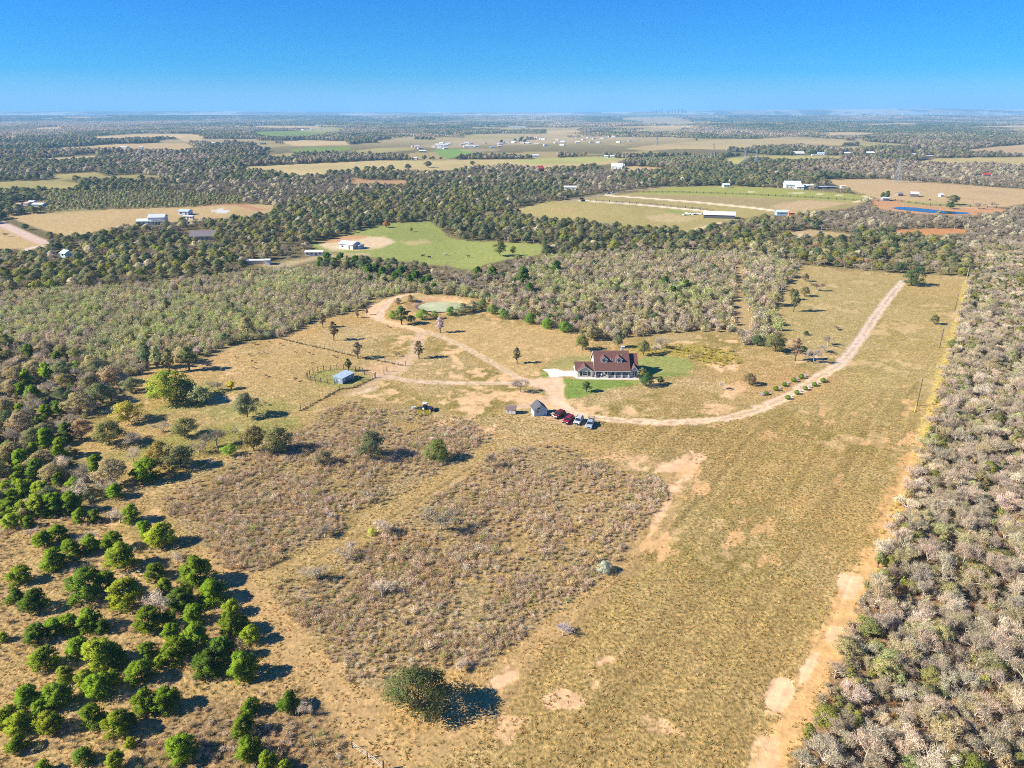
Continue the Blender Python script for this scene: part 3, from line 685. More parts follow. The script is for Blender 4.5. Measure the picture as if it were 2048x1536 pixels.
def jgrid(x0, x1, y0, y1, s, j=.45):
    a = np.arange(x0, x1, s); b = np.arange(y0, y1, s); X, Y = np.meshgrid(a, b); X = X.ravel(); Y = Y.ravel()
    return X + rng.uniform(-j, j, len(X)) * s, Y + rng.uniform(-j, j, len(X)) * s
def zone(pl, s, j=.45):
    """jittered points inside a photo-pixel polygon, a little beyond the frame too"""
    ys = [max(p[1], 236) for p in pl]; y1 = G(1024, min(ys))[1]; y0 = G(1024, min(1720, max(ys)))[1]
    xs = [G(min(2500, max(-450, p[0])), max(240, min(1720, p[1])))[0] for p in pl]
    X, Y = jgrid(min(xs), max(xs), y0, y1, s, j)
    px, py = P(X, Y); m = pip(px, py, pl) & (px > -420) & (px < 2470)
    return X[m], Y[m]
def pal(n, cols, wts, jit=.18, X=None, Y=None):
    cols = np.array(cols, float); k = rng.choice(len(cols), n, p=np.array(wts) / np.sum(wts)); c = cols[k]
    return np.clip(c * rng.uniform(1 - jit, 1 + jit, (n, 1)) * rng.uniform(.94, 1.06, (n, 3)), .01, .9)
GREYT = (.345, .29, .205); GREYB = (.265, .22, .15); MAUVE = (.35, .285, .195); PALEG = (.48, .395, .28); OLIV = (.165, .165, .06); SAGE = (.25, .26, .12)
OAKG = (.15, .155, .070); OAKO = (.235, .205, .10); OAKB = (.26, .205, .12); DARKG = (.085, .11, .050); YELG = (.18, .185, .04); YEL = (.30, .235, .035); RUST = (.24, .14, .06)
JUN = (.125, .185, .016); JUNY = (.18, .225, .022); JUND = (.085, .135, .018)

# candidates: every plant one could tell apart; the largest become things, the rest join a mass
CAND = []           # dict(kind, sp, x, y, s, hs, tint, label, group, px size, hand)
def cand(kind, sp, x, y, s, hs, tint, label=None, group=None, hand=False, v=None, cat=None, size=None):
    d = math.hypot(x, y, CAM_H)
    CAND.append(dict(kind=kind, sp=sp, x=float(x), y=float(y), s=float(s), hs=float(hs), tint=[float(c) for c in tint], label=label, group=group, hand=hand,
                     ang=(float(s) * (size or 5)) / d, v=v, cat=cat))
# ------------------------------------------------------------------ masses and woods
def in_fields(px, py, top=None, hpx=None, skip=()):
    m = np.zeros(px.shape, bool)
    for i, (pl, c) in enumerate(FIELDS):
        m |= pip(px, py, pl)
        if hpx is not None: m |= pip(px, py - hpx, pl) | pip(px, py - hpx * .45, pl)
    return m
CLEAR = [ell(310,446,26,7), ell(370,434,12,5), ell(403,470,32,12), ell(127,511,16,9), ell(518,532,32,9), ell(627,512,22,6), ell(1225,336,30,5), ell(1083,341,10,5), ell(1140,379,18,5),
         ell(1590,374,28,7), ell(1660,376,34,4), ell(1570,430,26,5), ell(1640,468,14,5), ell(1775,400,20,4), ell(1832,392,14,5), ell(1795,364,8,6), ell(1975,352,12,4), ell(1598,309,16,4), ell(1642,309,10,3),
         ell(1693,308,12,3), ell(1740,308,14,3), ell(1830,310,10,3), ell(1860,313,14,2), ell(60,409,36,6), ell(247,295,12,3), ell(430,287,20,2.5), [(50,440),(100,480),(96,498),(50,505),(0,470),(0,440)],
         [(1130,396),(1205,384),(1330,372),(1340,380),(1200,398),(1130,408)], [(690,470),(620,484),(630,500),(560,520),(490,524),(490,536),(640,524),(740,512),(790,490)]]
def in_clear(px, py, hpx=0):
    m = np.zeros(px.shape, bool)
    for pl in CLEAR: m |= pip(px, py, pl) | pip(px, py - hpx * .5, pl)
    return m
# 1. far woods in three belts
def far_woods():
    Xs, Ys, Ss = [], [], []
    for y0, y1, s, sc0 in ((250, 900, 5.3, .80), (900, 1500, 7.0, 1.02), (1500, 2500, 9.2, 1.3)):
        X, Y = jgrid(-.80 * y1 - 60, .80 * y1 + 60, y0, y1, s)
        px, py = P(X, Y); hpx = 7.5 * sc0 * FPX / np.hypot(Y, CAM_H)
        m = (px > -300) & (px < 2350) & pip(px, py, FOREST_LO); m &= ~in_fields(px, py, hpx=hpx * .55) & ~in_clear(px, py, hpx)
        nclr = fbm(X, Y * .6, 1 / 160., 71, 3); m &= ~((nclr > .685) & (Y > 1400))
        m &= ~((Y > 1500) & (fbm(X, Y * .45, 1 / 900., 41, 3) * .6 + fbm(X, Y, 1 / 240., 43, 3) * .4 > .562))
        vil = pip(px, py, [(870,276),(1000,268),(1260,268),(1265,292),(1180,300),(1000,306),(880,302)])
        m &= ~(vil & (rng.uniform(0, 1, len(X)) < .62)); m &= rng.uniform(0, 1, len(X)) < .93
        Xs.append(X[m]); Ys.append(Y[m]); Ss.append(rng.uniform(.62, 1.18, m.sum()) * sc0)
    X, Y, S = map(np.concatenate, (Xs, Ys, Ss)); n = len(X); px, py = P(X, Y)
    tone = fbm(X, Y * .7, 1 / 120., 81, 3) + rng.normal(0, .07, n)
    T = pal(n, [GREYB, OAKO, OAKG, OAKB, DARKG], [.26, .27, .27, .12, .08], .25)
    gm = tone > .60; T[gm] = pal(gm.sum(), [GREYT, GREYB, OAKB], [.5, .35, .15]); 
    gm = (tone < .40); T[gm] = pal(gm.sum(), [OAKG, DARKG, OAKO], [.5, .25, .25])
    # creek belt: greener, some yellow and rust
    belt = pip(px, py, [(-500,480),(100,480),(350,470),(640,400),(900,380),(1000,400),(1090,430),(1400,470),(1560,470),(1960,470),(2100,490),(2100,600),(1600,540),(1100,520),(1090,480),(860,440),(700,440),(620,500),(500,530),(300,570),(-500,620)])
    T[belt] = pal(belt.sum(), [OAKG, OAKO, OAKB, YELG, YEL, RUST, DARKG, GREYT], [.24, .27, .10, .10, .035, .03, .09, .14], .22)
    grey = (px > 1650) & (py > 400) & (py < 470) | ((px > 1850) & (py > 400) & (py < 560) & (px + (560 - py) * 1.5 > 2010)); T[grey] = pal(grey.sum(), [GREYT, MAUVE, GREYB, OAKB], [.4, .2, .3, .1])
    gr2 = pip(px, py, [(1560,345),(1750,330),(2300,335),(2300,372),(1880,365),(1650,352)]); T[gr2] = pal(gr2.sum(), [GREYT, MAUVE, GREYB], [.45, .35, .2])
    # low scrub patches
    low = pip(px, py, [(60,385),(300,380),(500,396),(480,412),(100,425)]) | pip(px, py, [(1250,318),(1420,312),(1440,330),(1300,334)]) | pip(px, py, [(1680,372),(1880,384),(1960,396),(1700,388)])
    S[low] *= .5; T[low] = pal(low.sum(), [SAGE, OLIV, GREYB], [.4, .3, .3])
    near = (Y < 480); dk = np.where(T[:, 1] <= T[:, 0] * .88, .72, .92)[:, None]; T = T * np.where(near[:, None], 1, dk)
    for i in np.nonzero(near)[0]:
        green = T[i][1] > T[i][0] * .88
        if green: cand('oak_tree', 'oak', X[i], Y[i], S[i] * .95, rng.uniform(.85, 1.1), T[i], size=9, v=None)
        else: cand('bare_tree', 'bare_tall', X[i], Y[i], S[i] * .95, rng.uniform(.85, 1.1), T[i], size=8.5)
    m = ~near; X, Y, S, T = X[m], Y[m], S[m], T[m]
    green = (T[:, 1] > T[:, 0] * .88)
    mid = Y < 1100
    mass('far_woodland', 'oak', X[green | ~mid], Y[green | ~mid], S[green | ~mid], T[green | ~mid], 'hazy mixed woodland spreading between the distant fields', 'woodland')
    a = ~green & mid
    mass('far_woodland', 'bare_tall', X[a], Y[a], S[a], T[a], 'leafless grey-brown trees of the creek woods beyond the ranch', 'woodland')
    # clumps to the haze
    Xs, Ys, Ss = [], [], []
    for y0, y1, s, sc0 in ((2500, 4200, 40, 1.0), (4200, 7800, 66, 1.7), (7800, 13000, 120, 3.0)):
        X, Y = jgrid(-.82 * y1, .82 * y1, y0, y1, s); px, py = P(X, Y, TZ(X, Y)); q = P(X, Y)
        m = (px > -200) & (px < 2250) & ~in_fields(q[0], q[1], hpx=7. * sc0 ** .4 * FPX / Y)
        m &= ~(fbm(X, Y * .45, 1 / 900., 41, 3) * .6 + fbm(X, Y, 1 / 240., 43, 3) * .4 > .565 + .03 * (Y > 5000)); vil = pip(q[0], q[1], [(870,270),(1250,262),(1265,275),(880,285)])
        m &= ~(vil & (rng.uniform(0, 1, len(X)) < .5))
        Xs.append(X[m]); Ys.append(Y[m]); Ss.append(rng.uniform(.85, 1.1, m.sum()) * sc0)
    X, Y, S = map(np.concatenate, (Xs, Ys, Ss)); n = len(X)
    tone = fbm(X, Y * .4, 1 / 700., 91, 3) + rng.normal(0, .04, n)
    T = pal(n, [GREYB, OAKO, OAKG], [.4, .3, .3], .22); gm = tone > .55; T[gm] = pal(gm.sum(), [GREYT, GREYB, MAUVE], [.35, .45, .2]); gm = tone < .43; T[gm] = pal(gm.sum(), [OAKG, DARKG, OAKO], [.5, .3, .2])
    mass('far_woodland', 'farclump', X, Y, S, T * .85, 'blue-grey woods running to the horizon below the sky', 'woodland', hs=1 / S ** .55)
far_woods()

# 2. grey wood on the right
def right_wood():
    X, Y = zone(W_RIGHT, 2.95); n = len(X); px, py = P(X, Y)
    tone = fbm(X, Y, 1 / 22., 101, 3) + rng.normal(0, .05, n)
    up = sstep(-py, -700, -560)
    for i in range(n):
        r = rng.uniform()
        if r < .07: continue
        gr = (tone[i] > .58) * .45 + .17 + up[i] * .32
        edge = False
        if rng.uniform() < gr:
            cand('oak_tree', 'slim' if rng.uniform() < .4 else 'oak', X[i], Y[i], rng.uniform(.36, .56), rng.uniform(.7, 1), pal(1, [OLIV, YELG, OAKO, OAKB, SAGE], [.3, .2, .2, .1, .2])[0], size=8)
        else:
            tl_ = rng.uniform() < .35; cand('bare_tree', 'bare_tall' if tl_ else 'bare', X[i], Y[i], rng.uniform(.5, .82) if tl_ else rng.uniform(.5, 1.15), rng.uniform(.8, 1.2), pal(1, [GREYT, PALEG, MAUVE, GREYB, (.34,.29,.15)], [.28, .18, .18, .2, .16])[0], size=5.6)
    X, Y = zone(W_RIGHT, 1.55); m = rng.uniform(0, 1, len(X)) < .8; X, Y = X[m], Y[m]; n = len(X)
    mass('undergrowth', 'thicket_bush', X, Y, rng.uniform(.30, .68, n), pal(n, [GREYB, GREYT, (.30,.24,.14), SAGE, (.30,.30,.07), RUST], [.28, .25, .17, .14, .09, .07]), 'tangled brown undergrowth below the leafless trees on the right', 'undergrowth')
    # yellow weeds on its edge
    pts = [(1935,560),(1922,620),(1903,695),(1884,750),(1868,810),(1850,870),(1828,935),(1805,985),(1776,1035),(1770,1090)]
    X, Y = [], []
    for a, b in zip(pts[:-1], pts[1:]):
        p, q = np.array(G(*a)), np.array(G(*b)); k = int(np.linalg.norm(q - p) * 2.0)
        t = rng.uniform(0, 1, k)[:, None]; c = p + (q - p) * t + rng.normal(0, 1.0, (k, 2)) + np.array([1.2, 0]); X += list(c[:, 0]); Y += list(c[:, 1])
    n = len(X); mass('edge_weeds', 'brush', X, Y, rng.uniform(.5, 1.0, n), pal(n, [(.50,.38,.08), (.42,.34,.14), (.28,.26,.08)], [.5, .3, .2]), 'yellow weeds along the edge of the grey wood', 'weeds')
right_wood()

# 3. thickets left and behind the house
def thicket():
    for Z_, s, w in ((W_THICK, 2.7, 0), (W_MID, 3.1, 1)):
        X, Y = zone(Z_, s); n = len(X); px, py = P(X, Y)
        if w:
            gap = pip(px, py, [(1468,530),(1488,530),(1482,590),(1506,640),(1496,668),(1470,668),(1462,620),(1472,580)]); m = ~gap & (rng.uniform(0, 1, n) < .95)
        else:
            m = rng.uniform(0, 1, n) < .93
        X, Y, px, py = X[m], Y[m], px[m], py[m]; n = len(X)
        tone = fbm(X, Y, 1 / 30., 111, 3) + rng.normal(0, .06, n)
        wts = [.24, .22, .22, .14, .18] if not w else [.30, .18, .10, .24, .18]
        T = pal(n, [GREYT, (.38,.33,.18), (.30,.30,.14), GREYB, (.26,.24,.12)], wts)
        g = tone > .60; T[g] = pal(g.sum(), [(.33,.34,.13), (.29,.29,.14), (.37,.34,.18)], [.4, .35, .25])
        S = rng.uniform(.75, 1.25, n) * (1.0 if not w else 1.1)
        tall = rng.uniform(0, 1, n) < (.035 if not w else np.where((px < 1330) & (py > 590), .22, .11))
        for i in np.nonzero(tall)[0]:
            if rng.uniform() < .5: cand('bare_tree', 'bare', X[i], Y[i], rng.uniform(.8, 1.15), 1.0, pal(1, [GREYT, PALEG, GREYB], [.4, .3, .3])[0], size=5.6)
            else: cand('oak_tree', 'oak' if w else 'slim', X[i], Y[i], rng.uniform(.42, .66), .9, pal(1, [OAKG, OAKO, OLIV, DARKG], [.3, .35, .2, .15])[0], size=8)
        for i in np.nonzero(~tall)[0]:
            cand('thicket_bush', 'thicket_bush', X[i], Y[i], S[i], rng.uniform(.85, 1.15), T[i], size=3.6, cat='bush')
thicket()
# 4. left woods
def left_wood():
    X, Y = zone(W_LEFT, 5.8); n = len(X); px, py = P(X, Y)
    for i in range(n):
        r = rng.uniform(); jun = (py[i] > 900) and r < .5
        if jun or (r < .12): cand('juniper_tree', 'juniper', X[i], Y[i], rng.uniform(.75, 1.15), rng.uniform(.85, 1.1), pal(1, [JUN, JUND, JUNY], [.5, .35, .15])[0], size=5)
        elif r < .62: cand('bare_tree', 'bare', X[i], Y[i], rng.uniform(.75, 1.2), 1.0, pal(1, [GREYT, PALEG, GREYB, MAUVE], [.3, .3, .2, .2])[0], size=5.6)
        elif r < .97: cand('oak_tree', 'oak', X[i], Y[i], rng.uniform(.62, .98), rng.uniform(.8, 1), pal(1, [OAKG, OAKO, OAKB, DARKG, OLIV], [.28, .25, .12, .15, .2])[0], size=9)
    X, Y = zone(W_LEFT, 2.6); n = len(X)
    mass('undergrowth', 'thicket_bush', X, Y, rng.uniform(.35, .7, n), pal(n, [GREYB, GREYT, SAGE, OLIV, (.3,.24,.15)], [.3, .25, .2, .12, .13]), 'grey and green undergrowth in the oak wood at the left edge', 'undergrowth')
left_wood()

# 5. brushland and grass
BRUSH_W = [(-300,1045),(230,1015),(330,1060),(470,1210),(560,1330),(620,1400),(560,1640),(-300,1640)]
def brush():
    for nm, B, s, a, lab in (('low_brush', BRUSH_C, .74, (.42, 1.05), 'low grey-mauve brush filling the middle plot'), ('low_brush', BRUSH_N, .78, (.42, 1.05), 'low brush on the plot between the fence and the mown strip'),
                             ('low_brush', BRUSH_S, 1.3, (.4, .9), 'thin grey brush in the bottom left corner'), ('low_brush', BRUSH_W, 1.35, (.35, .95), 'low grey-tan scrub between the junipers'), ('low_brush', BRUSH_H, 1.8, (.7, 1.4), 'yellow-brown weeds behind the house')):
        X, Y = zone(B, s); n = len(X); px, py = P(X, Y)
        dn = fbm(X, Y, 1 / 7., 121, 3) - .16 * (1 - sstep(pdist(px, py, B), 0, 26)); strip = pdist(px, py, [(980,895),(940,928),(880,965),(800,1015),(745,1050),(700,1075),(640,1110),(560,1150)], False) < 13
        m = (dn + rng.uniform(-.2, .2, n) > (.50 if B is BRUSH_W else .42)) & ~strip; X, Y, dn = X[m], Y[m], dn[m]; n = len(X)
        T = pal(n, [(.44,.34,.225), (.35,.27,.175), (.40,.30,.155), (.45,.34,.18), (.31,.29,.11), (.50,.41,.29)], [.25, .16, .19, .17, .08, .15])
        if B is BRUSH_H: T = pal(n, [(.36,.29,.05), (.25,.2,.07), (.3,.26,.08), GREYB], [.35, .25, .2, .2])
        S = rng.uniform(*a, n) * (.75 + .7 * np.clip(dn, 0, 1)); big = rng.uniform(0, 1, n) < .04; S[big] *= 1.7
        mass(nm, 'brush', X, Y, S, T, lab, 'brush')
brush()
HOME = [(230,900),(400,740),(760,650),(980,620),(1180,690),(1540,695),(1560,560),(1940,555),(1870,800),(1800,1000),(1740,1140),(1650,1380),(1560,1640),(-300,1640),(-300,1080),(230,1010)]
def grass():
    X, Y = zone([(-300,1640),(-300,1040),(230,1000),(380,860),(1100,820),(1840,840),(1800,1000),(1740,1140),(1650,1380),(1560,1640)], .62, j=1.6); n = len(X)
    n1 = fbm(X, Y, 1 / 45., 1, 3); n2 = fbm(X, Y, 1 / 11., 2, 3); n3 = fbm(X, Y, 1 / 2.6, 3, 3); px, py = P(X, Y)
    m = (n1 * .45 + n2 * .40 + n3 * .25 < .65) & (rng.uniform(0, 1, n) < .15 + 1.0 * sstep(n3, .38, .68))
    for pl, w in (([(1870,800),(1852,870),(1822,930),(1800,985),(1778,1030),(1768,1090),(1728,1150),(1700,1200),(1672,1270),(1640,1330),(1610,1390),(1570,1450),(1545,1560)], 20), ([(1130,829),(1180,835),(1250,842),(1330,845),(1400,843),(1460,835)], 10)):
        m &= pdist(px, py, pl, False) > w * .6
    for c in (ell(1700,1175,28,32), ell(1618,1335,26,34), ell(1558,1388,32,36), ell(1520,1520,40,50), ell(1350,950,50,40), ell(1008,1356,34,26), ell(1206,1322,28,10), ell(1670,1266,22,24)): m &= ~pip(px, py, c)
    X, Y, n2 = X[m], Y[m], n2[m]; n = len(X)
    T = pal(n, [(.42,.29,.11), (.30,.235,.08), (.47,.34,.15), (.25,.22,.065)], [.36, .3, .16, .18], .15)
    mass('dry_grass', 'tuft', X, Y, rng.uniform(.45, 1.35, n), T, 'dry tan grass tufts over the open field', 'grass')
grass()

# ------------------------------------------------------------------ hand-placed trees (photo pixels)
def place(kind, sp, px, py, h_px, w_px, tint, label, group=None, size=None, cat=None):
    """h_px / w_px: height and width in photo pixels"""
    X, Y = G(px, py); k = PXM(px, py); dep = math.atan2(CAM_H, Y)
    wd = w_px / k; sd_ = math.sin(dep)
    low = sp in ('juniper', 'oak_wide', 'thicket_bush', 'brush', 'topiary')
    h = max((h_px - w_px * sd_ * (.75 if low else .40)) / (k * math.cos(dep)), wd * (.62 if low else .75))
    if low: X, Y = G(px, py - w_px * sd_ * .36)
    nat = {'juniper': (5.0, 5.2), 'oak': (8.0, 8.3), 'oak_wide': (7.2, 11.5), 'slim': (7.4, 3.9), 'bare': (5.8, 5.2), 'bare_tall': (8.5, 6.2), 'thicket_bush': (3.0, 3.6), 'brush': (1.0, 1.6), 'topiary': (2.1, 1.75)}[sp]
    s = wd / nat[1]; hs = h / nat[0] / s
    cand(kind, sp, X, Y, s, hs, tint, label, group, True, size=nat[1], cat=cat)
ORD = ['first', 'second', 'third', 'fourth', 'fifth', 'sixth', 'seventh', 'eighth', 'ninth', 'tenth', 'eleventh', 'twelfth', 'thirteenth', 'fourteenth', 'fifteenth', 'sixteenth', 'seventeenth', 'eighteenth', 'nineteenth', 'twentieth', 'twenty-first', 'twenty-second', 'twenty-third', 'twenty-fourth', 'twenty-fifth', 'twenty-sixth', 'twenty-seventh', 'twenty-eighth']
# junipers of the lower left, in the clumps the photo shows: (zoom x, base y, width) with photo = (x/2.667, 960 + y/2.667)
JC = {
 'the clump below the grey trees': [(60,200,120),(130,215,120),(215,215,130),(300,205,130),(390,195,130),(60,270,90),(40,110,100),(130,125,120),(230,120,110),(620,110,90)],
 'the row above the isolated one': [(320,335,100),(240,380,110),(490,400,110)],
 'the mixed clump below that row': [(390,430,120),(290,500,130)],
 'the pair above the big clump': [(610,400,120),(660,505,165)],
 'the sparse row under the brush': [(510,235,80),(710,240,100),(775,315,90),(865,375,165)],
 'the left edge group': [(110,575,130),(85,675,110),(190,725,155)],
 'the clump left of the dead tree': [(570,600,110),(465,690,200),(670,715,190)],
 'the large trackside clump': [(830,550,120),(1050,600,190),(1140,690,170),(960,720,150),(1240,740,110),(800,835,160),(1040,790,130),(1240,850,140),(1340,890,115),(920,880,110)],
 'the row before the large clump': [(200,890,120),(300,850,120),(380,835,140),(490,825,140),(550,830,80)],
 'the tip of the large clump': [(950,1000,170),(1050,930,150),(1190,1000,150),(1115,1075,180),(1305,1090,165)],
 'the dense lower clump': [(250,1035,155),(420,975,150),(540,1050,200),(640,1020,110),(530,1190,160),(310,1235,170),(790,970,110),(760,1110,165)],
 'the row below the dense clump': [(500,1350,145),(630,1400,160),(690,1330,85),(780,1270,140),(890,1265,165)],
 'the bottom left corner': [(30,1340,110),(150,1240,140),(110,1380,150),(100,1470,120),(270,1380,150),(20,870,60)],
 'the bottom edge row': [(460,1536,115),(700,1440,75),(970,1540,185),(620,1560,110),(240,1580,90)],
 'the group by the bottom track': [(1340,1270,110),(1300,1400,130),(1335,1520,150),(1430,1570,110),(1520,1570,80)],
}
for desc, lst in JC.items():
    for k, (zx, zy, zw) in enumerate(sorted(lst)):
        px, py, wd = zx / 2.667, 960 + zy / 2.667, zw / 2.667
        t = pal(1, [JUN, JUNY, JUND], [.6, .2, .2])[0]; tone = 'bright green' if t[1] > .13 else ('mid green' if t[1] > .105 else 'dark green')
        n = len(lst); pos = 'leftmost' if k == 0 else ('rightmost' if k == n - 1 else ORD[k] + ' from the left')
        place('juniper_tree', 'juniper', px, py + 2, wd * rng.uniform(1.15, 1.38), wd * 1.22, t, '%s juniper, %s in %s' % (tone, pos, desc))
for k, (zx, zy, zw) in enumerate(((1000,655,90),(1100,640,100),(880,620,110),(1010,560,90),(905,790,100),(1300,800,90),(350,1090,110),(600,1120,120),(450,1110,110),(220,1270,110),(60,1290,110),(860,1010,90),(150,260,80),(300,140,90),(430,240,100),(330,470,90),(140,1180,100),(560,1320,70),(1170,1060,90),(510,930,100),(620,960,90))):
    t = pal(1, [JUN, JUNY], [.6, .4])[0]; place('juniper_tree', 'juniper', zx / 2.667, 962 + zy / 2.667, zw / 2.4, zw / 2.5, t, 'small juniper between bigger ones, %s down the slope' % ORD[sorted((q[1], q[0]) for q in ((1000,655),(1100,640),(880,620),(1010,560),(905,790),(1300,800),(350,1090),(600,1120),(450,1110),(220,1270),(60,1290),(860,1010),(150,260),(300,140),(430,240),(330,470),(140,1180),(560,1320),(1170,1060),(510,930),(620,960))).index((zy, zx))])
place('juniper_tree', 'juniper', 578, 1432, 46, 62, JUND, 'dark juniper with dead grey twigs beside the bottom track')
place('bare_tree', 'bare', 325, 1222, 62, 90, PALEG, 'pale dead tree in the middle of the large juniper clump')
place('bare_tree', 'bare', 608, 1428, 40, 34, PALEG, 'pale dead twiggy tree behind the dark juniper at the bottom track')
for px, py, wd, lab in ((355,1125,40,'small bare grey bush right of the sparse juniper row'),(330,1390,40,'bare grey bush at the front row of junipers'),(175,1085,50,'bare grey bush amid the mixed juniper clump'),(60,1075,34,'bare grey bush under the left edge junipers'),(240,1045,55,'bare grey bush between the two sparse junipers'),(155,1000,70,'bare pale trees above the left juniper clump'),(215,985,60,'bare pale tree at the corner of the brush')):
    place('bare_tree', 'bare', px, py, wd * .7, wd, PALEG, lab)
place('oak_tree', 'oak_wide', 836, 1466, 128, 166, (.085, .098, .036), 'big round olive-green oak alone by the bare patch at the bottom')
place('juniper_tree', 'juniper', 296, 973, 34, 78, JUN, 'wide green juniper bush alone in the grassy gap above the brush')
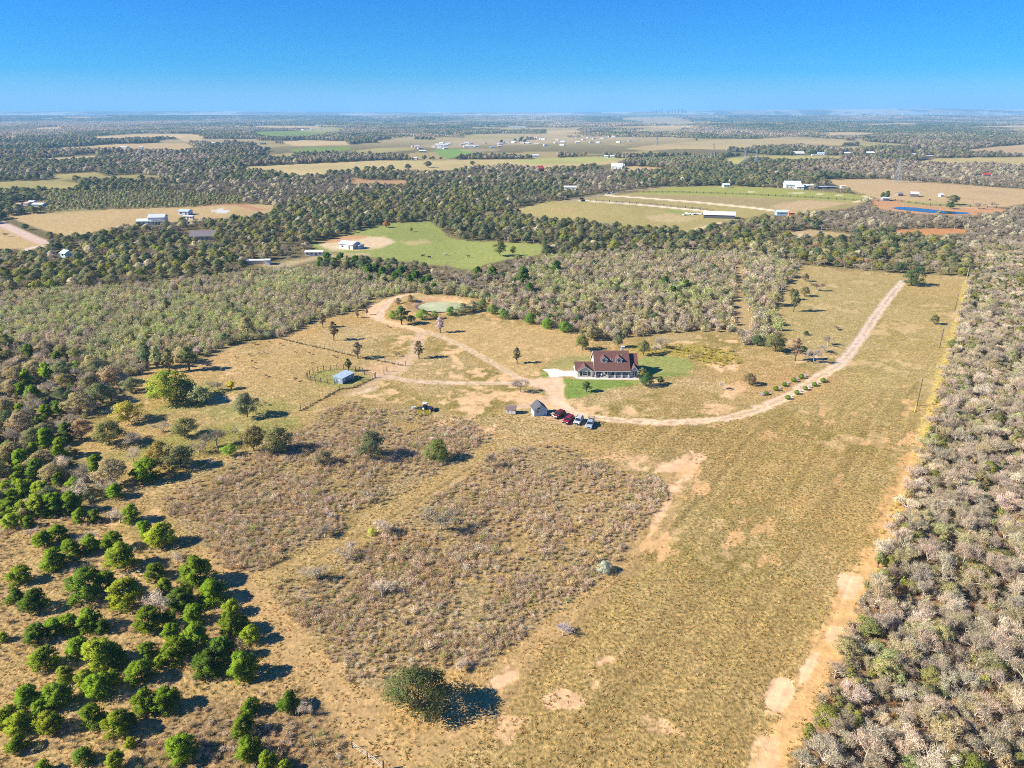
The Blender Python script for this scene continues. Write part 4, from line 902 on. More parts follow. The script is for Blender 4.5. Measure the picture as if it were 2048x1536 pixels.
OK_ = [
 (340,803,60,92,(.19,.22,.03),'oak','big yellow-green oak in the left clearing'),(372,800,44,60,OAKG,'oak','dark green oak right against the yellow-green oak'),(402,805,36,50,SAGE,'oak','grey-green tree right of the big yellow-green oak'),(436,779,34,40,GREYB,'bare','bare tree behind the small yellow tree in the clearing'),(463,778,18,22,(.34,.30,.03),'slim','small yellow round tree in the left clearing'),
 (415,737,18,30,GREYB,'bare','small bare tree alone at the upper left of the clearing'),(495,834,58,48,(.12,.13,.07),'oak','tall grey-green oak alone in front of the fence'),(531,811,14,13,GREYB,'bare','tiny bare sapling right of the tall lone oak'),
 (340,744,50,24,OLIV,'slim','slim olive tree on the thicket edge above the clearing'),(379,741,52,34,(.11,.13,.05),'slim','dark slim tree on the thicket edge above the clearing'),(316,737,48,30,SAGE,'slim','grey-green slim tree left of the edge pair'),(296,735,48,30,(.09,.12,.06),'slim','dark upright tree at the clearing corner'),(372,725,36,36,OAKO,'oak','olive oak behind the slim edge trees'),
 (451,688,26,22,(.09,.12,.05),'oak','round green tree at the thicket corner'),(495,674,44,36,OAKO,'slim','yellow-olive tall tree on the thicket edge'),(646,655,30,17,(.16,.13,.08),'slim','narrow brown tree at the thicket edge near the track'),(668,681,40,20,(.12,.10,.05),'slim','dark narrow tree alone in the upper pasture'),
 (161,826,46,62,OAKO,'oak','olive oak left of the left clearing'),(205,806,50,58,(.12,.14,.06),'oak','grey-green oak at the left clearing corner'),(164,878,48,46,(.25,.17,.09),'oak','brown-leaved oak at the left wood edge'),(220,888,58,64,(.15,.145,.05),'oak','broad olive oak in the left grassland'),(258,843,42,60,(.27,.24,.04),'oak','yellow oak in the left grassland'),(255,892,42,60,GREYT,'bare','bare grey tree right of the broad olive oak'),
 (270,928,56,36,PALEG,'bare_tall','pale leafless tree alone in the left grass'),(322,933,62,62,(.20,.16,.045),'oak','orange-olive oak beside the pale leafless tree'),(362,936,52,66,(.14,.14,.06),'oak','grey-olive oak at the brush corner'),(370,872,46,54,(.15,.15,.055),'oak','round olive oak in the middle of the left grassland'),(434,893,54,50,(.21,.18,.12),'bare_tall','grey thin tree before the brush'),
 (398,905,40,50,GREYB,'bare','low bare tree between the olive oaks'),(472,869,22,18,GREYB,'bare','small bare sapling above the brush'),(508,902,62,56,(.17,.14,.06),'oak','brown-olive oak at the brush edge'),(556,905,62,64,(.145,.14,.055),'oak','olive oak right of the brown-olive one'),(460,911,26,34,(.17,.26,.03),'oak','small bright green tree at the brush edge'),
 (328,864,24,40,GREYT,'bare','small bare grey tree in the left grassland'),(743,918,68,62,(.105,.115,.055),'oak','dark grey-green oak standing in the northern brush'),(646,929,34,40,(.16,.14,.08),'oak','small grey-olive tree in the northern brush'),(876,930,30,70,(.12,.15,.04),'oak_wide','low green bushy oak in the northern brush'),(978,936,46,30,(.22,.18,.12),'bare_tall','dark thin tree at the head of the mown strip'),
 (771,1064,54,52,PALEG,'bare','pale bare tree at the mown strip'),(883,1060,78,64,(.25,.22,.14),'bare_tall','tall bare tree in the middle of the brush plot'),(637,1158,34,62,GREYT,'bare','bare spreading bush at the lower end of the mown strip'),(634,1160,14,24,(.07,.12,.02),'oak_wide','little green bush under the bare spreading one'),(1126,1271,26,44,(.34,.29,.29),'bare','grey-mauve bush alone on the field edge'),
 (1208,1152,24,40,(.33,.35,.27),'oak_wide','pale silver-green round bush at the brush edge'),(922,1344,34,44,PALEG,'bare','pale bare bush near the big bottom oak'),(745,1075,14,26,(.30,.33,.08),'oak_wide','yellow-green low bush on the mown strip'),(690,1118,34,56,GREYT,'bare','grey bare bush beside the mown strip'),(650,1075,30,50,GREYB,'bare','grey bare bush left of the mown strip'),(765,1195,40,70,PALEG,'bare','wide pale bare bush in the middle of the brush plot'),
 (716,717,36,26,(.17,.14,.09),'slim','ragged brown tree by the upper fence'),(697,743,28,15,(.07,.09,.03),'slim','little pine-like tree behind the blue metal shed'),(838,717,38,24,(.14,.12,.06),'slim','dark tree left of the curving track'),(880.5,665,33,20,(.34,.27,.27),'slim','dead grey-pink conifer below the pond'),(803,649,38,30,(.08,.11,.03),'slim','dark green tree at the pond bend'),(822,646,18,20,(.06,.10,.03),'oak','small dark bush beside the pond bend tree'),
 (1040,784,40,34,(.26,.21,.18),'bare_tall','thin leafless tree at the gravel apron'),(1034,727,34,18,(.10,.10,.045),'slim','dark upright tree left of the lawn'),(1165,700,36,30,(.13,.14,.04),'oak','round olive oak behind the left wing of the house'),(1182,680,36,30,OAKO,'oak','olive oak further behind the house'),(1236,695,30,22,(.12,.13,.06),'oak','small oak behind the chimney'),(1287,711,36,26,(.15,.15,.06),'oak','tall oak behind the right end of the house'),
 (1321,697,36,32,GREYT,'bare_tall','bare grey tree among the yellow weeds'),(1312,706,12,34,PALEG,'bare','fallen pale dead limbs behind the house'),(1173,784,24,22,(.07,.10,.03),'slim','small young pine on the front lawn'),(1293.5,778,38,37,(.05,.10,.035),'oak_wide','dense round green tree at the front right of the house'),(1320,768,19,16,(.09,.12,.03),'oak','small round tree right of the dense green one'),(1284,757,24,16,(.20,.18,.05),'slim','olive shrub tree at the house corner'),
 (1498,770,28,26,(.15,.12,.06),'oak','brown small oak near the bare ground'),(1444,779,25,15,PALEG,'bare_tall','little pale leafless sapling near the bare ground'),(1824,575,44,52,(.075,.10,.035),'oak_wide','big dark oak at the top of the entrance track'),(1868,649,22,16,(.12,.11,.05),'oak','small dark tree alone in the right strip'),(1633,582,30,26,(.19,.14,.09),'bare_tall','brown thin tree, rightmost of the upper meadow group'),(1610,563,18,14,(.15,.12,.07),'oak','small tree at the top of the meadow group'),
 (1609,593,22,19,(.15,.13,.06),'oak','round small tree in the middle of the meadow group'),(1587,624,46,20,(.11,.12,.05),'slim','tall narrow tree at the foot of the meadow group'),(1583,600,24,16,(.13,.12,.05),'slim','narrow tree behind the tall narrow one'),(1552,612,32,26,OAKO,'oak','olive tree on the thicket corner by the meadow'),(1550,704,44,44,(.14,.14,.055),'oak','broad olive tree at the lower thicket corner'),(1590,722,48,26,(.22,.16,.10),'slim','reddish-brown slim tree left of the entrance track'),
 (1604,710,22,22,(.07,.11,.03),'oak','green bush behind the reddish slim tree'),(1626,727,50,26,(.28,.24,.20),'bare_tall','bare grey tree closest to the entrance track'),(1655,691,30,26,(.25,.19,.14),'bare_tall','brown bare tree left of the entrance track'),(1643,706,28,26,GREYT,'bare_tall','second bare grey tree beside the entrance track'),(1612,672,12,14,(.06,.09,.03),'oak_wide','dark low bush in the meadow'),(1672,660,10,18,(.2,.15,.12),'bare','small bare bush above the entrance track'),
 (1000,512,34,28,(.12,.13,.04),'oak','larger of the two lone trees in the far green pasture'),(1026,511,20,14,(.15,.17,.03),'slim','smaller of the two lone trees in the far green pasture'),(822,464,10,9,(.2,.15,.05),'oak','tiny tree on the far pasture edge'),(773,455,14,16,(.28,.14,.06),'oak','rust-coloured tree at the back of the green pasture'),(715,636,16,9,(.15,.13,.07),'slim','small shrub at the sandy track bend'),(734,630,13,8,(.18,.14,.08),'slim','tiny shrub on the sandy track bend'),
 (1985,415,16,22,GREYB,'bare','low grey tree right of the blue stock pond'),(1905,409,20,26,(.09,.10,.04),'oak','dark spreading oak behind the blue stock pond'),(1955,418,22,28,GREYT,'bare_tall','bare spreading tree right behind the blue stock pond'),(1900,418,16,18,(.05,.09,.03),'oak','dark bush on the near bank of the blue stock pond'),(1765,398,14,12,DARKG,'juniper','dark cedar among the huts, left one'),(1773,401,20,14,DARKG,'juniper','dark cedar among the huts, right one'),
 (52,460,14,15,(.05,.08,.03),'oak','round dark bush beside the dirt road at the left'),(5,439,14,16,(.05,.08,.03),'oak','dark bush at the left end of the dirt road'),(10,474,14,15,GREYB,'bare','leafless bush in the field below the dirt road'),
]
for px, py, h, wd, t, sp, lab in OK_:
    kind = 'bare_tree' if sp.startswith('bare') else ('juniper_tree' if sp == 'juniper' else 'oak_tree')
    place(kind, sp, px, py, h, wd, t, lab)
# isolated trees on the far tan field
for k, (px, py, h, wd) in enumerate(((713,348,16,17),(735,344,13,16),(748,345,14,14),(765,345,13,17),(782,343,14,17),(816,340,13,16),(856,335,14,18),(660,350,12,16),(672,351,11,16),(685,350,12,15),(698,349,13,15),(945,331,10,12),(727,360,10,14),(745,360,9,14),(765,360,11,18),(790,358,12,20),(805,356,12,18))):
    place('oak_tree', 'oak', px, py, h, wd, (.08, .095, .045), 'dark round oak of the hedge row across the far tan field', 'hedge oaks across the far tan field')
for k, (px, py, wd) in enumerate(((640,534,20),(655,528,22),(668,536,20),(682,530,24),(698,538,20),(712,534,22),(726,546,20),(738,552,24),(752,547,20),(765,558,24),(779,553,22),(790,566,22),(803,560,26),(818,572,22),(832,566,24),(846,578,22),(858,570,20),(868,584,18),(770,572,18),(740,566,16),(1046,570,34),(1112,548,26),(1060,590,24),(985,560,26),(955,558,24),(1330,575,22),(1372,580,20),(1345,590,18))):
    place('juniper_tree', 'juniper', px, py, wd * 1.15, wd * 1.1, (.06, .11, .018), 'dark green cedar in the thickets beyond the pond, %s from left' % ORD[sorted(q[0] for q in ((640,),(655,),(668,),(682,),(698,),(712,),(726,),(738,),(752,),(765,),(779,),(790,),(803,),(818,),(832,),(846,),(858,),(868,),(770,),(740,),(1046,),(1112,),(1060,),(985,),(955,),(1330,),(1372,),(1345,))).index(px)])
# topiary row and lavender
TL = [(1532,791),(1551,782.5),(1568,773.7),(1587,765),(1602,758.5)]; TR = [(1575,800),(1593,790),(1610,781.5),(1628,773.7),(1645.5,766)]
for side, T_ in (('left', TL), ('right', TR)):
    for k, (px, py) in enumerate(T_):
        place('clipped_bush', 'topiary', px, py, 11.6 * (1 + .05 * math.sin(k * 2.1)) * (.8 if (side == 'left' and k == 0) else 1), 10.8 * (1 + .05 * math.cos(k * 1.7)), (.075, .155, .012), 'clipped round green bush, %s along the %s side of the entrance track' % (('nearest the house', 'second', 'third', 'fourth', 'farthest')[k], side), 'clipped bushes lining the track', cat='bush')
for k, (px, py, s_) in enumerate(((1524,793,11),(1542,787.5,7),(1560,778,8),(1576,769.5,9),(1594,761,8),(1611,755.5,10),(1584,795,6),(1601.5,784.5,7),(1619,777,10),(1637,768.5,7),(1652,762,6))):
    place('lavender_bush', 'brush', px, py, s_ * .75, s_ * 1.3, (.36, .35, .42), 'silvery lavender-grey bush between clipped bushes, %s along the track' % ORD[k], 'silvery bushes between the clipped ones', cat='bush')
# pond rim bushes
for k, (px, py, h, wd, t) in enumerate(((785,640,14,26,(.17,.24,.04)),(800,628,12,24,(.2,.22,.08)),(845,642,16,34,(.15,.23,.04)),(868,640,12,26,(.16,.22,.05)),(902,634,13,30,(.09,.16,.03)),(925,630,14,34,(.17,.20,.09)),(945,626,15,34,(.2,.21,.12)),(965,622,17,34,(.13,.18,.06)),(820,606,8,24,(.25,.19,.1)),(852,590,9,28,(.1,.12,.05)),(900,592,8,30,(.22,.19,.09)),(935,594,8,30,(.2,.19,.08)),(795,610,9,20,(.26,.20,.12)),(985,630,16,30,(.14,.2,.05)),(1005,640,16,34,(.15,.21,.06)),(1060,650,16,34,(.12,.2,.03)),(1095,660,16,34,(.13,.21,.03)),(1130,668,16,36,(.12,.2,.03)))):
    place('pond_bush', 'oak_wide', px, py, h, wd, t, 'leafy green bush on the pond and thicket rim, %s in the line' % (ORD[k] if k < 16 else 'seventeenth eighteenth'.split()[k - 16]), 'bushes round the pond and thicket edge', cat='bush')
# saplings in the upper left pasture
for k, (px, py, h, wd) in enumerate(((562,691,9,6),(500,712,9,8),(590,706,6,6),(518,709,8,8),(528,708,6,8),(503,726,12,7),(507,738,9,8),(620,709,10,6),(668,715,9,9),(625,728,4,7),(560,698,5,4),(471,716,7,6),(591,763,16,9),(530,754,5,10),(795,713,8,14),(752,682,5,7),(508,690,9,11),(540,686,6,8),(600,630,10,12),(775,655,6,8))):
    place('sapling', 'bare', px, py, h, wd * 1.2, (.20, .15, .10), 'small dark leafless sapling in the pasture above the blue metal shed', 'saplings dotted over the pasture', cat='sapling')
for k, (px, py, wd) in enumerate(((1158,752.5,9),(1163,753.5,8),(1170,754,9),(1176,754,8),(1181,754.5,7),(1190,754,10),(1266,756,8),(1273,757,8),(1279,757,7))):
    place('garden_shrub', 'thicket_bush', px, py, 7 if k != 5 else 12, wd, ((.2,.12,.08), (.16,.14,.07), (.12,.16,.05))[k % 3] if k != 5 else (.15,.24,.04), 'garden shrub against the front wall, %s from the left' % ORD[k], 'shrubs along the front wall', cat='shrub')

# ------------------------------------------------------------------ the candidates become things, or join a mass
def region(c):
    px, py = P(c['x'], c['y'])
    px, py = float(px), float(py)
    if pip(np.array([px]), np.array([py]), W_RIGHT)[0]:
        return ('the right hand wood', ('bottom corner', 'near sand patches', 'middle part', 'near the poles', 'far end')[0 if py > 1330 else 1 if py > 1100 else 2 if py > 880 else 3 if py > 640 else 4], 'edge' if px < 1960 - (py - 552) * .33 + 90 else 'interior')
    if pip(np.array([px]), np.array([py]), W_THICK)[0]:
        return ('the left thicket', ('near edge', 'middle', 'far edge')[0 if py > 660 else 1 if py > 610 else 2], 'left half' if px < 330 else 'right half')
    if pip(np.array([px]), np.array([py]), W_MID)[0]:
        return ('the thicket behind the house', ('near edge', 'middle', 'far edge')[0 if py > 640 else 1 if py > 570 else 2], 'left part' if px < 1190 else 'right part')
    if pip(np.array([px]), np.array([py]), W_LEFT)[0]:
        return ('the left edge oak wood', ('lower part', 'middle', 'upper part')[0 if py > 930 else 1 if py > 820 else 2], 'beside the grass' if px > 110 else 'picture edge')
    return ('the creek woods', ('left end', 'left of the pasture', 'right of the pasture', 'right end')[0 if px < 350 else 1 if px < 900 else 2 if px < 1500 else 3], 'front row' if py > 520 else 'further back')
def tone(t):
    r, g, b = t
    if r > .30 and g > .26 and b < .08: return 'yellow'
    if g > r * 1.25: return 'green' if g > .09 else 'dark green'
    if g > r * .95: return 'olive-green' if g < .2 else 'pale green'
    if b > r * .68: return 'pale grey' if r > .36 else 'grey'
    return 'rust-brown' if r > .24 and g < .19 else 'olive-brown' if b < r * .55 else 'brownish'
LIM = {'oak_tree': 290, 'bare_tree': 295, 'juniper_tree': 290, 'thicket_bush': 290}
WORD = {'oak_tree': 'leafy tree', 'bare_tree': 'bare tree', 'juniper_tree': 'juniper', 'thicket_bush': 'twiggy bush'}
rest = {}
def in_view(c):
    px, py = P(c['x'], c['y']); return -30 < px < 2080 and py < 1600
for kind in sorted(set(c['kind'] for c in CAND)):
    L_ = [c for c in CAND if c['kind'] == kind]
    L_.sort(key=lambda c: (not c['hand'], not in_view(c), -c['ang']))
    lim = LIM.get(kind, 999)
    for i, c in enumerate(L_):
        if (i < lim and in_view(c)) or c['hand']:
            v = random.randrange(len(PROTO[c['sp']])); tm, cm, jm = PROTO[c['sp']][v]
            z = float(TZ(c['x'], c['y'])); sv = (c['s'], c['s'], c['s'] * c['hs']); rz = random.uniform(0, 6.28)
            if c['label'] is None:
                a, b, d = region(c)
                q_ = c['s'] * c['hs'] / {'oak': .7, 'slim': .45, 'bare': .95, 'bare_tall': .8, 'juniper': .9, 'thicket_bush': 1.05}[c['sp']]
                c['label'] = '%s %s %s in %s, %s, %s' % ('tall' if q_ > 1.18 else 'small' if q_ < .85 else 'medium', tone(c['tint']), WORD[kind], a, b, d); c['group'] = '%ss of %s' % (tone(c['tint']) + ' ' + WORD[kind], a)
                if kind == 'thicket_bush': c['group'] = 'twiggy bushes of ' + a
            cat = c['cat'] or ('tree' if kind != 'sapling' else 'sapling')
            ang_px = c['ang'] * FPX
            if tm is not None and kind not in ('pond_bush', 'sapling', 'clipped_bush', 'lavender_bush', 'garden_shrub', 'thicket_bush'):
                r = link(kind, None, None, (c['x'], c['y'], z), rz, sv); tag(r, c['label'], cat, c['group'])
                t = link('trunk', tm, r); t['tint'] = c['tint']; k = link('crown', cm, r); k['tint'] = c['tint']
            else:
                r = link(kind, jm, None, (c['x'], c['y'], z), rz, sv); tag(r, c['label'], cat, c['group']); r['tint'] = c['tint']
        else: rest.setdefault((kind, c['sp']), []).append(c)
NAMES = {'oak_tree': ('woodland', 'mixed leafy trees crowded together in the woods around the ranch', 'woodland'), 'bare_tree': ('leafless_woodland', 'leafless grey trees crowded together in the woods', 'woodland'),
         'juniper_tree': ('juniper_wood', 'dark junipers crowded in the left wood', 'woodland'), 'thicket_bush': ('thicket', 'twiggy grey-green thicket around the clearing', 'thicket')}
for (kind, sp), L_ in rest.items():
    nm, lab, cat = NAMES[kind]
    mass(nm, sp, [c['x'] for c in L_], [c['y'] for c in L_], np.array([c['s'] for c in L_]), [c['tint'] for c in L_], lab, cat, hs=np.array([c['hs'] for c in L_]))
print('individual candidates', len(CAND), {k: len(v) for k, v in rest.items()})
# ------------------------------------------------------------------ materials for built things
def P_(n, c, **k): return principled(n, c, **k)
M_ROOF = P_('red_brown_shingles', (.15, .072, .06), rough=.9, noise=.30, scale=2.2)
M_WHITE = P_('white_siding', (.64, .62, .57), rough=.6, noise=.05)
M_CREAM = P_('cream_stone', (.62, .56, .47), rough=.8, noise=.22, scale=3)
M_WHITE_SHADED = P_('shaded_white_siding', (.40, .45, .50), rough=.6, noise=.06)  # white siding with the bluish shade of the front put into its colour
M_TRIM = P_('white_trim', (.66, .65, .62), rough=.5, noise=.03)
M_GLASS = P_('dark_glass', (.02, .025, .03), rough=.08, noise=.0, spec=.7)
M_DARK = P_('dark_interior', (.03, .03, .035), rough=.7)
M_LBLUE = P_('light_blue_boards', (.36, .58, .70), rough=.6, noise=.08)
M_DROOF = P_('dark_grey_shingles', (.10, .10, .11), rough=.85, noise=.25, scale=4)
M_METALB = P_('blue_grey_metal', (.26, .35, .42), rough=.45, noise=.06, spec=.5)
M_METALR = P_('pale_blue_metal_roof', (.42, .52, .58), rough=.35, noise=.10, scale=1.5, spec=.5)
M_BRNROOF = P_('weathered_brown_shingles', (.22, .16, .14), rough=.9, noise=.3, scale=4)
M_WOOD = P_('weathered_wood', (.17, .13, .095), rough=.9, noise=.3, scale=4)
M_POST = P_('cedar_post', (.12, .09, .065), rough=.9, noise=.3, scale=5)
M_TYRE = P_('tyre_rubber', (.02, .02, .02), rough=.8)
M_RIM = P_('wheel_metal', (.5, .5, .5), rough=.3, metal=.8)
M_LAMP = P_('lamp_lens', (.75, .75, .72), rough=.15, spec=.6)
M_TAIL = P_('red_lens', (.4, .02, .02), rough=.2)
M_STEEL = P_('galvanised_steel', (.42, .44, .46), rough=.5, metal=.3)
M_YEL = P_('yellow_plastic', (.75, .55, .04), rough=.5)
M_PIPE = P_('brick_red', (.35, .12, .07), rough=.9)

def pm(name, V, F, m, parent=None, kind=None):
    me = bpy.data.meshes.new(name); me.from_pydata([tuple(v) for v in V], [], F)
    for q in (m if isinstance(m, (list, tuple)) else [m]): me.materials.append(q)
    me.update(); o = link(name, me, parent)
    if kind: o['kind'] = kind
    return o
def boxVF(x0, x1, y0, y1, z0, z1, o=0):
    V = [(x, y, z) for z in (z0, z1) for x, y in ((x0, y0), (x1, y0), (x1, y1), (x0, y1))]
    F = [(3, 2, 1, 0), (4, 5, 6, 7), (0, 1, 5, 4), (1, 2, 6, 5), (2, 3, 7, 6), (3, 0, 4, 7)]
    return V, [tuple(i + o for i in f) for f in F]
def box(name, x0, x1, y0, y1, z0, z1, m, parent=None, bev=0):
    V, F = boxVF(x0, x1, y0, y1, z0, z1); o = pm(name, V, F, m, parent)
    if bev: b = o.modifiers.new('b', 'BEVEL'); b.width = bev; b.segments = 1
    return o
def boxes(name, L_, m, parent=None, kind=None):
    V, F = [], []
    for b in L_:
        v, f = boxVF(*b, o=len(V)); V += v; F += f
    return pm(name, V, F, m, parent, kind)
def slabs(name, quads, t, m, parent=None):
    """quads (4 points each, counter-clockwise seen from above) made into plates of thickness t"""
    V, F = [], []
    for q in quads:
        q = [Vector(p) for p in q]; n = (q[1] - q[0]).cross(q[-1] - q[0]).normalized(); b = len(V); k = len(q)
        V += [p + n * t for p in q] + list(q)
        F += [tuple(range(b, b + k)), tuple(range(b + 2 * k - 1, b + k - 1, -1))] + [(b + i, b + k + i, b + k + (i + 1) % k, b + (i + 1) % k) for i in range(k)]
    return pm(name, V, F, m, parent)
def gable_wall(name, x0, x1, y0, y1, h, ridge, axis, m, parent=None):
    """walls of a gabled block; axis 'x': ridge runs along x"""
    if axis == 'x':
        ym = (y0 + y1) / 2
        V = [(x0, y0, 0), (x1, y0, 0), (x1, y1, 0), (x0, y1, 0), (x0, y0, h), (x1, y0, h), (x1, y1, h), (x0, y1, h), (x0, ym, ridge), (x1, ym, ridge)]
        F = [(0, 1, 5, 4), (2, 3, 7, 6), (1, 2, 6, 9, 5), (3, 0, 4, 8, 7)]
    else:
        xm = (x0 + x1) / 2
        V = [(x0, y0, 0), (x1, y0, 0), (x1, y1, 0), (x0, y1, 0), (x0, y0, h), (x1, y0, h), (x1, y1, h), (x0, y1, h), (xm, y0, ridge), (xm, y1, ridge)]
        F = [(0, 1, 5, 8, 4), (2, 3, 7, 9, 6), (1, 2, 6, 5), (3, 0, 4, 7)]
    return pm(name, V, F, m, parent)
def gable_roof(name, x0, x1, y0, y1, h, ridge, axis, m, parent=None, ov=.35, t=.14):
    if axis == 'x':
        ym = (y0 + y1) / 2; s = (ridge - h) / (ym - y0); e = ov * s
        q = [[(x0 - ov, y0 - ov, h - e), (x1 + ov, y0 - ov, h - e), (x1 + ov, ym, ridge), (x0 - ov, ym, ridge)],
             [(x1 + ov, y1 + ov, h - e), (x0 - ov, y1 + ov, h - e), (x0 - ov, ym, ridge), (x1 + ov, ym, ridge)]]
    else:
        xm = (x0 + x1) / 2; s = (ridge - h) / (xm - x0); e = ov * s
        q = [[(x0 - ov, y1 + ov, h - e), (x0 - ov, y0 - ov, h - e), (xm, y0 - ov, ridge), (xm, y1 + ov, ridge)],
             [(x1 + ov, y0 - ov, h - e), (x1 + ov, y1 + ov, h - e), (xm, y1 + ov, ridge), (xm, y0 - ov, ridge)]]
    return slabs(name, q, t, m, parent)
def window(parent, x, y, z, w, h, face='-y', fm=None, gm=None):
    """frame proud of the wall, pane set in it"""
    fm = fm or M_TRIM; gm = gm or M_GLASS; t = .07
    def tr(b):
        a0, a1, d0, d1, z0, z1 = b
        if face == '-y': return (x + a0, x + a1, y - d1, y - d0, z0, z1)
        if face == '-x': return (x - d1, x - d0, y + a0, y + a1, z0, z1)
        return (x + d0, x + d1, y + a0, y + a1, z0, z1)
    f = boxes('window', [tr((-w / 2, w / 2, .005, .09, z, z + .1)), tr((-w / 2, w / 2, .005, .09, z + h - .1, z + h)), tr((-w / 2, -w / 2 + .1, .005, .085, z + .1, z + h - .1)), tr((w / 2 - .1, w / 2, .005, .085, z + .1, z + h - .1)), tr((-w / 2 + .1, w / 2 - .1, .005, .08, z + h / 2 - .03, z + h / 2 + .03))], fm, parent)
    boxes('pane', [tr((-w / 2 + .1, w / 2 - .1, .01, .04, z + .1, z + h - .1))], gm, f)
def empty(name, x, y, z=0, rz=0, label=None, cat=None, group=None):
    e = link(name, None, None, (x, y, z), rz); tag(e, label, cat, group); return e

# ------------------------------------------------------------------ the ranch house
hx, hy = G(1190, 756.5)
H_ = empty('ranch_house', hx, hy, 0, 0, 'white ranch house with red-brown shingle roof, two dormers and a front porch', 'house')
box('foundation', -6.4, 14.9, -.4, 12.2, -.1, .16, M_CONC, H_)
# walls: the main block behind the porch, full width
V = [(0, 2.2, .16), (11.6, 2.2, .16), (11.6, 12.2, .16), (0, 12.2, .16), (0, 2.2, 4.3), (11.6, 2.2, 4.3), (11.6, 12.2, 3.0), (0, 12.2, 3.0), (0, 6.3, 7.35), (11.6, 6.3, 7.35)]
pm('wall', V, [(0, 1, 5, 4), (2, 3, 7, 6), (1, 2, 6, 9, 5), (3, 0, 4, 8, 7)], M_WHITE, H_)
w2 = gable_wall('wall', -6.3, 0, 1.2, 7.8, 2.6, 4.35, 'x', M_WHITE, H_)
w3 = gable_wall('wall', -6.0, -.9, .3, 4.4, 2.6, 4.25, 'y', M_CREAM, H_); w3['label'] = 'pale stone front wall of the left wing'
w4 = gable_wall('wall', 11.62, 14.8, 1.4, 12.0, 2.6, 6.55, 'x', M_WHITE, H_)
w5 = gable_wall('wall', 12.0, 14.75, .5, 3.0, 2.6, 4.3, 'y', M_WHITE_SHADED, H_)
sl_ = 4.95 / 6.6
slabs('roof', [[(-.35, -.35, 2.72), (11.95, -.35, 2.72), (11.95, 6.3, 7.7), (-.35, 6.3, 7.7)], [(11.95, 12.9, 2.75), (-.35, 12.9, 2.75), (-.35, 6.3, 7.7), (11.95, 6.3, 7.7)]], .16, M_ROOF, H_)
gable_roof('roof', -6.4, -.3, 1.2, 7.8, 2.6, 4.35, 'x', M_ROOF, H_, t=.13)
gable_roof('roof', -6.0, -.9, .3, 4.15, 2.62, 4.28, 'y', M_ROOF, H_, ov=.3, t=.12)
gable_roof('roof', 12.3, 14.7, 1.4, 12.0, 2.6, 6.60, 'x', M_ROOF, H_, ov=.32, t=.13)
gable_roof('roof', 12.0, 14.75, .5, 2.8, 2.62, 4.33, 'y', M_ROOF, H_, ov=.22, t=.11)
# bargeboards and fascia, white
slabs('fascia', [[(-.36, -.42, 2.50), (11.96, -.42, 2.50), (11.96, -.42, 2.70), (-.36, -.42, 2.70)]], .05, M_TRIM, H_)
def barge(x0, x1, y, h, ridge, ov=.3):
    xm = (x0 + x1) / 2; s = (ridge - h) / (xm - x0)
    return [[(x0 - ov, y, h - ov * s - .2), (xm, y, ridge - .2), (xm, y, ridge), (x0 - ov, y, h - ov * s)], [(xm, y, ridge - .2), (x1 + ov, y, h - ov * s - .2), (x1 + ov, y, h - ov * s), (xm, y, ridge)]]
slabs('bargeboard', barge(-6.0, -.9, -.03, 2.62, 4.28), .05, M_TRIM, H_)
slabs('bargeboard', barge(12.0, 14.75, .25, 2.62, 4.33, .22), .05, M_TRIM, H_)
V = [(-6.35, -.1, 0)] 
slabs('bargeboard', [[(-.40, 6.3, 7.50), (-.40, -.35, 2.52), (-.40, -.35, 2.72), (-.40, 6.3, 7.70)], [(-.40, 12.9, 2.55), (-.40, 6.3, 7.50), (-.40, 6.3, 7.70), (-.40, 12.9, 2.75)]], .05, M_TRIM, H_)
for dx in (3.15, 8.2):
    V = [(dx - 1.0, 2.3, 4.55), (dx + 1.0, 2.3, 4.55), (dx + 1.0, 4.6, 4.55), (dx - 1.0, 4.6, 4.55), (dx - 1.0, 2.3, 6.2), (dx + 1.0, 2.3, 6.2), (dx + 1.0, 4.6, 6.2), (dx - 1.0, 4.6, 6.2), (dx, 2.3, 6.95), (dx, 5.3, 6.95)]
    d = pm('dormer', V, [(0, 1, 5, 8, 4), (1, 2, 6, 5), (3, 0, 4, 7), (2, 3, 7, 9, 6)], M_WHITE_SHADED, H_)
    slabs('dormer_roof', [[(dx - 1.3, 5.4, 5.98), (dx - 1.3, 2.05, 5.98), (dx, 2.05, 6.98), (dx, 5.4, 6.98)], [(dx + 1.3, 2.05, 5.98), (dx + 1.3, 5.4, 5.98), (dx, 5.4, 6.98), (dx, 2.05, 6.98)]], .1, M_ROOF, d)
    slabs('dormer_trim', barge(dx - 1.0, dx + 1.0, 2.02, 6.2, 6.97, .28), .04, M_TRIM, d)
    boxes('dormer_sill', [(dx - 1.04, dx + 1.04, 2.2, 2.3, 4.5, 4.75), (dx - 1.04, dx - .9, 2.22, 2.3, 4.75, 6.1), (dx + .9, dx + 1.04, 2.22, 2.3, 4.75, 6.1)], M_TRIM, d)
    window(H_, dx, 2.3, 4.82, .95, 1.25)
c = box('chimney', 9.6, 10.7, 7.6, 8.6, 5.9, 8.7, M_CREAM, H_); box('chimney_cap', 9.5, 10.8, 7.5, 8.7, 8.7, 8.85, M_TRIM, c)
for vx, vy in ((5.3, 3.2), (9.1, 4.6), (5.9, 2.9)):
    zz = 2.75 + (vy + .3) * sl_; box('roof_vent', vx, vx + .22, vy, vy + .22, zz, zz + .55, M_TRIM, H_)
for k, x in enumerate((.15, 4.25, 6.75, 9.1, 11.45)):
    p = box('porch_post', x - .13, x + .13, -.12, .14, .16, 2.6, M_TRIM, H_); box('post_base', x - .26, x + .26, -.24, .26, .16, 1.05, M_CREAM, p)
